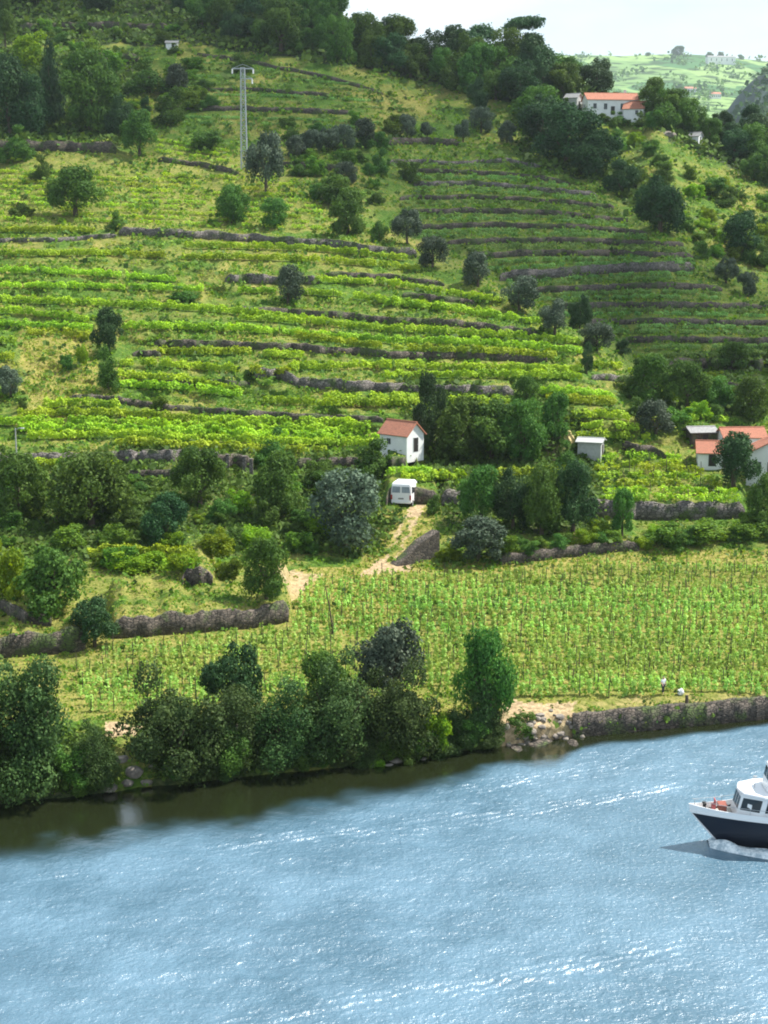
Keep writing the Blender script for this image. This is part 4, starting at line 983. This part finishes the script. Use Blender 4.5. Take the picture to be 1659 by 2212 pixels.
# ------------------------------------------------------------------ person in the field
def skinned(name, verts, edges, radii, mat, parent, sub=2):
    me = bpy.data.meshes.new(name); me.from_pydata(verts, edges, []); o = link(name, me, parent)
    o.modifiers.new('skin', 'SKIN'); 
    sv = me.skin_vertices[0] if me.skin_vertices else None
    if sv is None:
        bm = bmesh.new(); bm.from_mesh(me); bm.verts.layers.skin.verify(); bm.to_mesh(me); bm.free(); sv = me.skin_vertices[0]
    for i, r in enumerate(radii):
        r = r if isinstance(r, tuple) else (r, r); sv.data[i].radius = r; sv.data[i].use_root = (i == 0)
    s = o.modifiers.new('sub', 'SUBSURF'); s.levels = sub; s.render_levels = sub
    me.materials.append(mat); return o
def person(x, y, label, yaw=0):
    p = place(x, y); o = None
    Vb = [(0,0,.95),(0,.01,1.15),(0,.01,1.38),(0,0,1.50),(0,-.01,1.60),(0,-.02,1.70),
          (-.19,0,1.42),(-.24,-.04,1.16),(-.20,-.20,.98),(.19,0,1.42),(.26,.03,1.15),(.25,-.06,.90),
          (-.10,0,.90),(-.11,-.10,.52),(-.11,-.06,.10),(-.11,-.20,.04),(.10,0,.90),(.12,.08,.50),(.12,.16,.12),(.12,.04,.04)]
    Eb = [(0,1),(1,2),(2,3),(3,4),(4,5),(2,6),(6,7),(7,8),(2,9),(9,10),(10,11),(0,12),(12,13),(13,14),(14,15),(0,16),(16,17),(17,18),(18,19)]
    Rb = [(.15,.11),(.14,.10),(.17,.11),.06,.09,.08,.06,.045,.035,.06,.045,.035,.09,.06,.042,.035,.09,.06,.042,.035]
    body = skinned('person', Vb, Eb, Rb, M['skin'], None); body.location = p; body.rotation_euler = (0, 0, R(yaw)); body.scale = (1.08, 1.08, 1.08)
    skinned('shirt', [Vb[0],Vb[1],Vb[2],Vb[6],Vb[7],Vb[9],Vb[10]], [(0,1),(1,2),(2,3),(3,4),(2,5),(5,6)], [(.165,.125),(.16,.12),(.19,.13),.075,.06,.075,.06], M['cloth_white'], body)
    skinned('trousers', [(0,0,.98),Vb[12],Vb[13],Vb[14],Vb[16],Vb[17],Vb[18]], [(0,1),(1,2),(2,3),(0,4),(4,5),(5,6)], [(.16,.12),.105,.075,.06,.105,.075,.06], M['cloth_dark'], body)
    skinned('hair', [(0,.01,1.70),(0,.0,1.76)], [(0,1)], [.10,.075], M['hair'], body)
    for i, q in enumerate(((-.20,-.20,.98),(.25,-.06,.90))):
        hv = [q,(q[0],q[1]-.02,q[2]-.08)]; he = [(0,1)]; hr = [.032,.036]
        for f in range(4): hv.append((q[0]-.03+f*.02, q[1]-.04, q[2]-.15-.01*(f in (1,2)))); he.append((1, 2+f)); hr.append(.009)
        hv.append((q[0]+.05, q[1]-.05, q[2]-.10)); he.append((1, 6)); hr.append(.010)
        skinned('hand', hv, he, hr, M['skin'], body, 1)
    return tag(body, label, 'person')
person(1432, 1500, 'person in a white shirt and dark trousers standing at the lower edge of the field', 25)
b = MB(); bm = bmesh.new(); bmesh.ops.create_icosphere(bm, subdivisions=3, radius=.32)
for v in bm.verts: v.co = Vector((v.co.x*(1.1-.6*max(0, v.co.z)), v.co.y*.8, v.co.z*(1.15)+.25+.05*math.sin(v.co.x*14)))
me = bpy.data.meshes.new('sack'); bm.to_mesh(me); bm.free(); me.materials.append(M['cloth_white']); o = link('sack', me); o.location = place(1470, 1500); tag(o, 'white sack on the ground right of the person', 'sack')
b = MB(); b.tube([(0,0,-.2),(.02,0,.5),(0,.02,.95)], [.22,.17,.15], 9); o = b.build('tree_stump', M['bark']); o.location = place(1483, 1522); tag(o, 'dark stump on top of the riverside wall', 'stump')
# ------------------------------------------------------------------ rowing boat at the bank
def hullmesh(st, nseg, mat, name, parent):
    """st: list of (x, half width, keel z, sheer z, flare)"""
    b = MB(); V_ = []; F_ = []
    for (x, hw, kz_, sz, fl) in st:
        for i in range(nseg+1):
            t = i/nseg; a = -1+2*t; s_ = abs(a); w_ = hw*(s_**fl); z = kz_+(sz-kz_)*(s_**1.8)
            V_.append((x, math.copysign(w_, a) if a else 0, z))
    n1_ = nseg+1
    for j in range(len(st)-1):
        for i in range(nseg): F_.append((j*n1_+i, j*n1_+i+1, (j+1)*n1_+i+1, (j+1)*n1_+i))
    F_.append(tuple((len(st)-1)*n1_+i for i in range(n1_)))
    b.add(V_, F_); o = b.build(name, mat, parent)
    md = o.modifiers.new('solid', 'SOLIDIFY'); md.thickness = .06; md.offset = 0; return o
for i, (x, y, a_, b_, c_) in enumerate([(1112,1612,1.9,.8,.28),(1165,1608,1.6,1.0,.75),(1200,1614,1.0,.6,.35),(1238,1606,.9,.6,.4)]):
    rock(hit(x, y)+Vector((0, -.3, .05)), a_, b_, c_, 700+i, 'dark wet rock of the low spit under the rubble bank, %s from the left' % ordn(i), 'wall_dark', 'rocks of the spit')
# ------------------------------------------------------------------ cruise boat
def cruiser():
    k0, k1 = ray(1565, 1838); D = -HC/k1; e = empty('river_cruiser', (k0*D, D+1.2, 0), R(-2))
    hw = 2.7; X1 = 21.0; V_ = []; F_ = []; secs = []
    N_ = 22
    for i in range(N_+1):
        t = i/N_; s_ = t**1.5
        row = []
        for j in range(9):
            q = j/8                                  # 0 at keel, 1 at deck edge
            z = -.7+3.5*q
            xb = (-2.75 if z > 0 else 0)*(max(z, 0)/3.05)**.92 if z > 0 else .15-z*.6
            x = xb+(X1-xb)*s_
            wmax = hw*(.80+.20*q)*min(1, (.25+q)*1.4)
            y = wmax*(1-(1-min((x-xb)/9.5, 1))**(1.3+.45*q))
            row.append((x, y, z))
        secs.append(row)
    for sg in (-1, 1):
        base = len(V_)
        for r in secs: V_ += [(x, sg*y, z) for x, y, z in r]
        for i in range(N_):
            for j in range(8): F_.append((base+i*9+j, base+(i+1)*9+j, base+(i+1)*9+j+1, base+i*9+j+1))
    n9 = (N_+1)*9
    F_.append(tuple([N_*9+j for j in range(9)]+[n9+N_*9+j for j in range(8, -1, -1)]))
    me = bpy.data.meshes.new('hull'); me.from_pydata(V_, [], F_); me.update(); bm = bmesh.new(); bm.from_mesh(me); bmesh.ops.remove_doubles(bm, verts=bm.verts, dist=.002); bmesh.ops.recalc_face_normals(bm, faces=bm.faces); bm.to_mesh(me); bm.free(); me.polygons.foreach_set('use_smooth', [True]*len(me.polygons)); me.materials.append(M['navy']); link('hull', me, e)
    edge = [r[8] for r in secs]
    def strip(name, f0, f1, mat, th=.06):
        b = MB()
        for sg in (-1, 1):
            for a, c in zip(edge[:-1], edge[1:]):
                P0 = f0(a, sg); P1 = f0(c, sg); Q0 = f1(a, sg); Q1 = f1(c, sg)
                P_ = [P0, P1, Q1, Q0] if sg < 0 else [P1, P0, Q0, Q1]
                b.slab(P_, th)
        return b.build(name, mat, e)
    bl = lambda a: .40+.22*max(0, 1-(a[0]+2.75)/2.6)**1.3
    strip('bulwark', lambda a, s: (a[0]-.002, s*a[1]+s*.02, a[2]+.0), lambda a, s: (a[0]-.16*max(0, 1-(a[0]+2.75)/2.0), s*(a[1]+.05), a[2]+bl(a)), M['paint'])
    strip('rubbing_strake', lambda a, s: (a[0]-.03, s*a[1]+s*.06, a[2]-.10), lambda a, s: (a[0]-.03, s*a[1]+s*.065, a[2]+.02), M['paint'], .05)
    b = MB(); V_ = [(a[0], -a[1], 2.66) for a in edge]+[(a[0], a[1], 2.66) for a in edge]; n_ = len(edge)
    b.add(V_, [(i, i+1, n_+i+1, n_+i) for i in range(n_-1)]); b.build('deck', plain('pale deck boards', (.55,.50,.44), .8, scale=2), e)
    b = MB(); b.tube([(-2.6,0,2.86),(-1.75,0,1.85),(-.80,0,.80),(.02,0,.05)], [.05,.07,.08,.07], 8); b.build('stem_band', M['paint'], e)
    # saloon with slanted windows
    def cabin(x0, x1, hw0, hw1, z0, z1, rake, name, winz, mull, xcurve=.8):
        c = e if name == 'saloon' else e
        b = MB(); P0 = [(x0+xcurve,-hw0,z0),(x0,-hw0*.55,z0),(x0,hw0*.55,z0),(x0+xcurve,hw0,z0),(x1,hw0,z0),(x1,-hw0,z0)]
        P1 = [(x0+xcurve+rake,-hw1,z1),(x0+rake,-hw1*.55,z1),(x0+rake,hw1*.55,z1),(x0+xcurve+rake,hw1,z1),(x1,hw1,z1),(x1,-hw1,z1)]
        b.add(P0+P1, [(0,1,2,3,4,5),(11,10,9,8,7,6)]+[(i,(i+1)%6,6+(i+1)%6,6+i) for i in range(6)]); o = b.build(name, M['paint'], e, bevel=.04)
        def at(i, u, v):
            a = Vector(P0[i]); bb = Vector(P0[(i+1) % 6]); c_ = Vector(P1[i]); d_ = Vector(P1[(i+1) % 6]); return (a*(1-u)+bb*u)*(1-v)+(c_*(1-u)+d_*u)*v
        v0, v1 = winz
        for i, cuts in mull:
            for u0, u1 in cuts:
                P_ = [at(i,u0,v0), at(i,u1,v0), at(i,u1,v1), at(i,u0,v1)]; nrm = (P_[1]-P_[0]).cross(P_[2]-P_[0]).normalized()
                ctr = Vector(((x0+x1)/2, 0, (z0+z1)/2)); 
                if nrm.dot(P_[0]-ctr) < 0: P_ = P_[::-1]; nrm = -nrm
                q = MB(); q.slab([v_+nrm*.015 for v_ in P_], .05); q.build('window', M['glass'], o)
        return o
    sl = [(.985-i*.088, .985-i*.088-.066) for i in range(11)]
    cabin(.75, 18, 1.95, 1.8, 2.66, 4.62, .5, 'saloon', (.38,.86), [(0,[(.1,.9)]),(1,[(.05,.3),(.37,.63),(.70,.95)]),(2,[(.1,.9)]),(5,[(1-a,1-b_) for a, b_ in [(1-x1_,1-x0_) for x1_,x0_ in sl]]),(3,[(1-x1_,1-x0_) for x1_,x0_ in sl])], 1.7)
    b = MB(); P_ = [(2.75,-2.1,4.63),(1.3,-1.25,4.63),(1.0,0,4.63),(1.3,1.25,4.63),(2.75,2.1,4.63),(18.3,2.1,4.63),(18.3,-2.1,4.63)]
    b.add([(x, y, z) for x, y, z in P_]+[(x+.05, y*.97, z+.16) for x, y, z in P_], [tuple(range(7)), tuple(range(13, 6, -1))]+[(i,(i+1)%7,7+(i+1)%7,7+i) for i in range(7)])
    ro = b.build('saloon_roof', M['paint'], e, bevel=.03)
    cabin(3.1, 7.5, 1.6, 1.45, 4.80, 6.7, .35, 'wheelhouse', (.45,.85), [(0,[(.1,.9)]),(1,[(.04,.46),(.54,.96)]),(2,[(.1,.9)]),(5,[(.05,.3),(.36,.62),(.68,.94)]),(3,[(.06,.32),(.38,.64),(.70,.95)])], .5)
    # foredeck fittings
    b = MB(); b.box(-.35, .25, -.5, .5, 2.92, 3.40); b.box(-.4, .3, -.56, .56, 3.40, 3.46); b.build('locker', M['red_brown'], e, bevel=.02)
    b = MB(); b.box(-.85, -.62, -.35, .35, 2.92, 3.36); b.box(-.66, -.60, -.35, .35, 3.36, 3.8); b.build('bench', plain('faded red seat', (.55,.12,.12), .7), e)
    for x, y in ((-1.45, -.45), (-1.45, .35)):
        b = MB(); b.tube([(x, y*.5, 2.92), (x, y*.5, 3.4)], .09, 8); b.tube([(x, y*.5, 3.38), (x, y*.5, 3.52)], .14, 8); b.build('bollard', M['rubber'], e)
    b = MB()
    for sg in (-1, 1):
        pts = [(a[0]+.1, sg*(max(a[1]-.06, 0)), a[2]+bl(a)+.42) for a in edge[:12]]
        b.tube(pts, .022, 5)
        for q in pts[1::2]: b.tube([(q[0], q[1], q[2]-.5), q], .018, 4)
    b.build('handrail', M['steel'], e)
    b = MB(); b.tube([(2.4,0,4.8),(2.4,0,5.8)], .03, 5); b.tube([(2.25,0,5.7),(2.55,0,5.7)], .09, 6); b.build('antenna', M['steel'], e)
    for x in (.9, 3.6):
        b = MB(); b.tube([(x,-2.78,1.15),(x,-2.82,1.7),(x,-2.78,2.2)], [.06,.14,.06], 8)
    # bow wave
    g_ = np.random.default_rng(4); V_ = []; F_ = []
    nx2, ny2 = 90, 26
    for sg in (-1, 1):
        base = len(V_)
        for i in range(nx2):
            t = i/(nx2-1); x = -1.0+13*t
            for j in range(ny2):
                q = j/(ny2-1); yb = 2.1*(1-(1-min(t*1.5, 1))**1.5); y = yb-.3+q*(.9+2.0*t**.7)
                hgt = math.sin(math.pi*q)**.8*(.6*math.exp(-((t-.09)/.08)**2)+.40*math.exp(-((t-.33)/.12)**2)+.10)*(1-.5*t)
                V_.append((x, sg*y, .03+hgt+(float(vnoise(i*.55, j*.6+sg*9))-.5)*.10*math.sin(math.pi*q)-(.12 if q in (0, 1) else 0)))
        for i in range(nx2-1):
            for j in range(ny2-1): F_.append((base+i*ny2+j, base+(i+1)*ny2+j, base+(i+1)*ny2+j+1, base+i*ny2+j+1))
    fm = npmesh('bow_wave', V_, F_, M['foam'], smooth=True); fo = link('bow_wave', fm); fo.location = e.location; fo.rotation_euler = e.rotation_euler
    tag(fo, 'white curling bow wave along the dark boat hull', 'bow wave', kind='stuff')
    return tag(e, 'dark-hulled river boat with a white cabin coming in from the right', 'boat')
m, nt, n, l, o = newmat('foam'); d = n.new('ShaderNodeBsdfPrincipled'); d.inputs['Roughness'].default_value = .25
nz = ramp(n, l, noise(n, l, 1.8, 6, rough=.7), .42, .58); l.new(mixc(n, l, nz, (.35,.45,.52), (.80,.86,.90)), d.inputs['Base Color']); l.new(d.outputs[0], o.inputs[0]); M['foam'] = m
cruiser()
# ------------------------------------------------------------------ river
gx = np.concatenate([np.linspace(-900, -62, 30), np.arange(-60, 60.01, .2), np.linspace(62, 900, 30)])
gy = np.concatenate([np.linspace(-300, 62, 24), np.arange(63, 156, .2), np.linspace(157, 330, 12)])
XW, YW = np.meshgrid(gx, gy)
g = np.random.default_rng(8); Z_ = np.zeros_like(XW)
pxw, pyw = project(XW, YW, 0)
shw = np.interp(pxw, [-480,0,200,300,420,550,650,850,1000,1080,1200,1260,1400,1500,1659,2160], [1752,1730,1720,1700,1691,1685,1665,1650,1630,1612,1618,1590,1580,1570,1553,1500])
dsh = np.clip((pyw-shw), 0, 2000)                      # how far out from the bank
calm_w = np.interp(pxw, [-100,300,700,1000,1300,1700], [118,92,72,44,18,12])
mask = .06+.94*sstep((dsh-calm_w*(.5+.4*fbm(XW/3,YW/3,3)))/(calm_w*.7))
patchw = .55+.9*(fbm(XW/14, YW/7, 3)-.25)
smooth_r = 1-.72*sstep((pxw-900)/400)*sstep((2080-pyw)/150)*sstep((pyw-1700)/60)
for i in range(46):
    lam = .7*(4.0/.7)**(g.random()**1.6); a = R(90)+g.normal()*.75; k = 2*math.pi/lam
    amp = .0030*lam**.8
    Z_ += amp*np.sin(k*(XW*math.cos(a)+YW*math.sin(a))+g.uniform(0, 6.28)+1.3*(vnoise(XW/9+i, YW/9)-.5)*4)
for i, (lx, ly, am, an) in enumerate([(4.2,1.9,.16,8),(2.6,1.1,.115,-14),(1.7,.75,.08,20),(1.15,.5,.055,-6),(1.0,.42,.04,28)]):
    ca, sa = math.cos(R(an)), math.sin(R(an)); xr = XW*ca+YW*sa; yr = YW*ca-XW*sa
    wrp = .7*(vnoise(XW/3.1+7*i, YW/2.3)-.5); Z_ += .74*am*(vnoise(xr/lx+31*i+wrp, yr/ly+wrp*1.5+17*i)-.5)
Z_ *= mask*np.clip(patchw, .35, 1.3)*smooth_r
def band(pts, amp, wid, lam):
    P_ = np.array([[(r:=ray(x, y))[0]*(-HC/r[1]), -HC/r[1]] for x, y in pts])
    d = np.interp(XW, P_[:, 0], P_[:, 1], left=P_[0, 1], right=P_[-1, 1])-YW
    e_ = np.exp(-(d/wid)**2)*sstep((XW-P_[0, 0])/8)*sstep((P_[-1, 0]-XW)/6)*(.45+1.1*fbm(XW/2.2, YW/1.2, 2))*(vnoise(XW/1.1+50, YW/.8)*1.5)
    return amp*np.sin(2*math.pi*(d+.12*XW+.5*(vnoise(XW/2.2, YW/2.2)-.5))/lam)*e_
Z_ += band([(330,1850),(830,1790),(1150,1752),(1540,1688)], .065, 1.5, .85)
Z_ += band([(300,2240),(830,2165),(1150,2105),(1560,2035)], .06, 1.2, .8)
Z_ += band([(-100,1915),(180,1885),(420,1868)], .06, .8, .8)+band([(860,1720),(1100,1690),(1420,1640)], .07, 1.6, .8)
Vw = np.stack([XW, YW, Z_], -1).reshape(-1, 3); ii = np.arange(XW.size).reshape(XW.shape)
Fw = np.stack([ii[:-1, :-1], ii[:-1, 1:], ii[1:, 1:], ii[1:, :-1]], -1).reshape(-1, 4)
m, nt, n, l, o = newmat('river water'); d = n.new('ShaderNodeBsdfPrincipled')
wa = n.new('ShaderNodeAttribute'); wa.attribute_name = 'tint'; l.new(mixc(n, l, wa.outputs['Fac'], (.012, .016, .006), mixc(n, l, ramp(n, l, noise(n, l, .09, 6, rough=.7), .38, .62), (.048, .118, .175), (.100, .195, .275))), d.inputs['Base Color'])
wr = n.new('ShaderNodeMapRange'); wr.inputs[3].default_value = .05; wr.inputs[4].default_value = .32; l.new(wa.outputs['Fac'], wr.inputs[0]); l.new(wr.outputs[0], d.inputs['Roughness'])
wb = n.new('ShaderNodeMapRange'); wb.inputs[3].default_value = .12; wb.inputs[4].default_value = 1.0; l.new(wa.outputs['Fac'], wb.inputs[0])
d.inputs['IOR'].default_value = 2.1; d.inputs['Specular IOR Level'].default_value = .5
bp = n.new('ShaderNodeBump'); l.new(wb.outputs[0], bp.inputs['Strength']); bp.inputs['Distance'].default_value = .17
l.new(noise(n, l, 2.4, 4, rough=.6), bp.inputs['Height']); l.new(bp.outputs[0], d.inputs['Normal']); l.new(d.outputs[0], o.inputs[0])
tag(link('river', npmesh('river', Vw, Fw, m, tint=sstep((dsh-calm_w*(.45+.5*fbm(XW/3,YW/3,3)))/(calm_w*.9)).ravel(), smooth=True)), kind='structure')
# ground under and on our side of the river
b = MB(); b.add([(-900,-320,-6),(900,-320,-6),(900,300,-6),(-900,300,-6)], [(0,1,2,3)]); tag(b.build('river_bed', plain('silt', (.12,.10,.07))), kind='structure')
# ------------------------------------------------------------------ far hills
def far_sheet(name, x0, x1, top, bottom, Dn, Df, seed, mat):
    fx = np.arange(x0, x1+1, 12.0); nr = 40; tp = np.interp(fx, [p[0] for p in top], [p[1] for p in top]); V_ = []
    for r in range(nr+14):
        t = min(r/(nr-1), 1); y = bottom*(1-t)+tp*t; D = Dn+(Df-Dn)*t
        kx_, kz_ = ray(fx, y); D_ = D*(1+.03*(fbm(fx/90+seed, fx*0+t*3, 3)-.5)*(4*t*(1-t)))
        if r < nr: V_.append(np.stack([kx_*D_, D_+fx*0, HC+kz_*D_], 1)); last = V_[-1]
        else: V_.append(last+np.array([0, (r-nr+1)*40.0, -(r-nr+1)**1.5*4.0]))
    V_ = np.array(V_); n2, n3 = V_.shape[:2]; ii = np.arange(n2*n3).reshape(n2, n3)
    F_ = np.stack([ii[:-1, :-1], ii[:-1, 1:], ii[1:, 1:], ii[1:, :-1]], -1).reshape(-1, 4)
    tag(link(name, npmesh(name, V_.reshape(-1, 3), F_, mat, smooth=True)), kind='structure'); return V_[:nr]
m, nt, n, l, o = newmat('far fields'); d = n.new('ShaderNodeBsdfPrincipled'); d.inputs['Roughness'].default_value = 1; d.inputs['Specular IOR Level'].default_value = 0
t = n.new('ShaderNodeTexCoord'); mp = n.new('ShaderNodeMapping'); mp.inputs['Scale'].default_value = (1, .45, 2.0); l.new(t.outputs['Object'], mp.inputs[0])
v = n.new('ShaderNodeTexVoronoi'); v.inputs['Scale'].default_value = .007; l.new(mp.outputs[0], v.inputs['Vector']); sp = n.new('ShaderNodeSeparateColor'); l.new(v.outputs['Color'], sp.inputs[0])
c = mixc(n, l, ramp(n, l, sp.outputs[0], .3, .8), (.07,.16,.06), (.22,.33,.12)); c = mixc(n, l, ramp(n, l, noise(n, l, .02, 5), .5, .6), c, (.05,.09,.035))
l.new(c, d.inputs['Base Color']); l.new(d.outputs[0], o.inputs[0])
FH = far_sheet('far_hills', 1100, 2300, [(1100,122),(1270,119),(1340,121),(1440,117),(1500,118),(1560,122),(1659,133),(1900,160),(2300,190)], 300, 2200, 4200, 3, m)
m2 = plain('far dark wood', (.02,.055,.045), 1, var=.2, scale=.05)
FB = far_sheet('far_wooded_hill', 1605, 2300, [(1605,236),(1618,205),(1630,172),(1645,158),(1659,148),(1760,140),(2300,150)], 420, 900, 1500, 9, m2)
def far_trees(name, sheet, n_, size, seed, mat, skip=.0, label=''):
    g = np.random.default_rng(seed); a, b_ = sheet.shape[:2]; i = g.integers(0, a, n_); j = g.integers(0, b_, n_); P = sheet[i, j]
    keep = vnoise(P[:, 0]/60, P[:, 1]/90) > skip; P = P[keep]; i = i[keep]; nc = 7
    A = np.repeat(P, nc, 0)+g.normal(size=(len(P)*nc, 3))*size*np.array([.7, .7, .4])+np.array([0, 0, size*.5])
    V_, F_ = cards(A, g.normal(size=A.shape)+np.array([0, -.3, 1]), size*.8, .9, g)
    tag(link(name, npmesh(name, V_, F_, mat, np.repeat(g.random(len(A)), 4))), kind='stuff', label=label, cat='woodland')
far_trees('far_woodland', FH, 2600, 11.0, 5, M['broad'], .55, 'distant trees and hedges spread over the far hill')
far_trees('far_dark_woodland', FB, 1600, 6.5, 6, M['dark'], 0, 'distant dark wood on the hill at the right edge')
def far_house(x, y, Lm, Wm, h, rd, label, roofm='roof'):
    kx_, kz_ = ray(x, y); t = (300-y)/(300-120); D = 2200+2000*t
    e = empty('far_building', (kx_*D, D, HC+kz_*D-1), R(8)); b = MB(); b.box(-Lm/2, Lm/2, -Wm/2, Wm/2, -6, h); b.build('wall', M['white'], e)
    r = MB(); r.slab([(-Lm/2-.5,-Wm/2-.6,h),(Lm/2+.5,-Wm/2-.6,h),(Lm/2+.5,0,h+rd),(-Lm/2-.5,0,h+rd)], .4); r.slab([(Lm/2+.5,Wm/2+.6,h),(-Lm/2-.5,Wm/2+.6,h),(-Lm/2-.5,0,h+rd),(Lm/2+.5,0,h+rd)], .4); r.build('roof', M[roofm], e)
    for u in np.linspace(-Lm*.38, Lm*.38, 5):
        q = MB(); q.box(u-.9, u+.9, -Wm/2-.06, -Wm/2+.1, h*.3, h*.75); q.build('window', M['glass'], e)
    return tag(e, label, 'building')
far_house(1556, 136, 74, 20, 15, 4, 'long white building on top of the far hill', 'grey_sheet')
far_house(1490, 200, 24, 14, 9, 4, 'small white house at the foot of the far hill, left one')
far_house(1545, 212, 20, 13, 9, 4, 'small white house at the foot of the far hill, right one')
for i, (x, y, s_) in enumerate([(1465,122,16),(1556,124,9),(1532,126,10),(1400,124,8),(1600,130,9)]):
    kx_, kz_ = ray(x, y); D = 4180; s_ *= 1.8; cr, tk = PROTO['broad'][i % 4]; e = empty('broadleaf_tree', (kx_*D, D, HC+kz_*D-2), i, (s_*1.4, s_*1.4, s_)); link('crown', cr, e); link('trunk', tk, e)
    tag(e, 'tiny round tree on the far skyline, %s from the left' % ordn([1,3,2,0,4][i]), 'tree', 'trees on the far skyline')
# ------------------------------------------------------------------ cloud added out of view, shaped to shade the upper slopes
CL = [(-500,-200),(650,-200),(900,60),(1080,200),(1160,320),(1300,390),(1500,500),(1740,640),(2100,700),(2100,850),(1500,835),(1380,772),(1270,712),(1150,660),(1040,600),(950,548),(880,480),(760,400),(640,320),(520,300),(440,285),(350,300),(200,320),(-500,320)]
ZC = 720.0; V_ = []; F_ = []; g = np.random.default_rng(2)
bm = bmesh.new()
for x in np.arange(-500, 2120, 44):
    for y in np.arange(-140, 850, 26):
        if not bool(inpoly(np.array([x]), np.array([y]), CL)[0]) : continue
        if 150 < x < 300 and 60 < y < 300 or -20 < x < 110 and 20 < y < 150 or 960 < x < 1180 and y < 190: continue
        if y < -130 or y < float(np.interp(x, SKX, SKY_))-20: continue
        p = hit(x, y); t = (ZC-p.z)/S.z; q = p+S*t; r = g.uniform(9, 15)
        Mx = Matrix.Translation(q+Vector((g.normal()*2, g.normal()*2, g.uniform(0, 22)))) @ Matrix.Diagonal((r, r*1.25, r*.55, 1))
        bmesh.ops.create_icosphere(bm, subdivisions=2, radius=1, matrix=Mx)
me = bpy.data.meshes.new('shade_cloud'); bm.to_mesh(me); bm.free(); me.polygons.foreach_set('use_smooth', [True]*len(me.polygons))
m, nt, n, l, o = newmat('thin cloud'); d = n.new('ShaderNodeBsdfDiffuse'); d.inputs[0].default_value = (.9,.9,.92,1); t = n.new('ShaderNodeBsdfTransparent'); x = n.new('ShaderNodeMixShader'); x.inputs[0].default_value = .043
l.new(t.outputs[0], x.inputs[1]); l.new(d.outputs[0], x.inputs[2]); l.new(x.outputs[0], o.inputs[0]); me.materials.append(m)
tag(link('shade_cloud', me), kind='structure')
# ------------------------------------------------------------------ haze
b = MB(); b.box(-4500, 4500, -340, 5200, -7.5, 640); hz = b.build('haze', M['white']); hz.data.materials.clear()
m, nt, n, l, o = newmat('air'); pv = n.new('ShaderNodeVolumePrincipled'); pv.inputs['Color'].default_value = (.80,.92,1,1); pv.inputs['Density'].default_value = .00006; pv.inputs['Anisotropy'].default_value = .3
l.new(pv.outputs[0], o.inputs['Volume']); hz.data.materials.append(m); tag(hz, 'pale thin air haze', 'haze', kind='stuff')
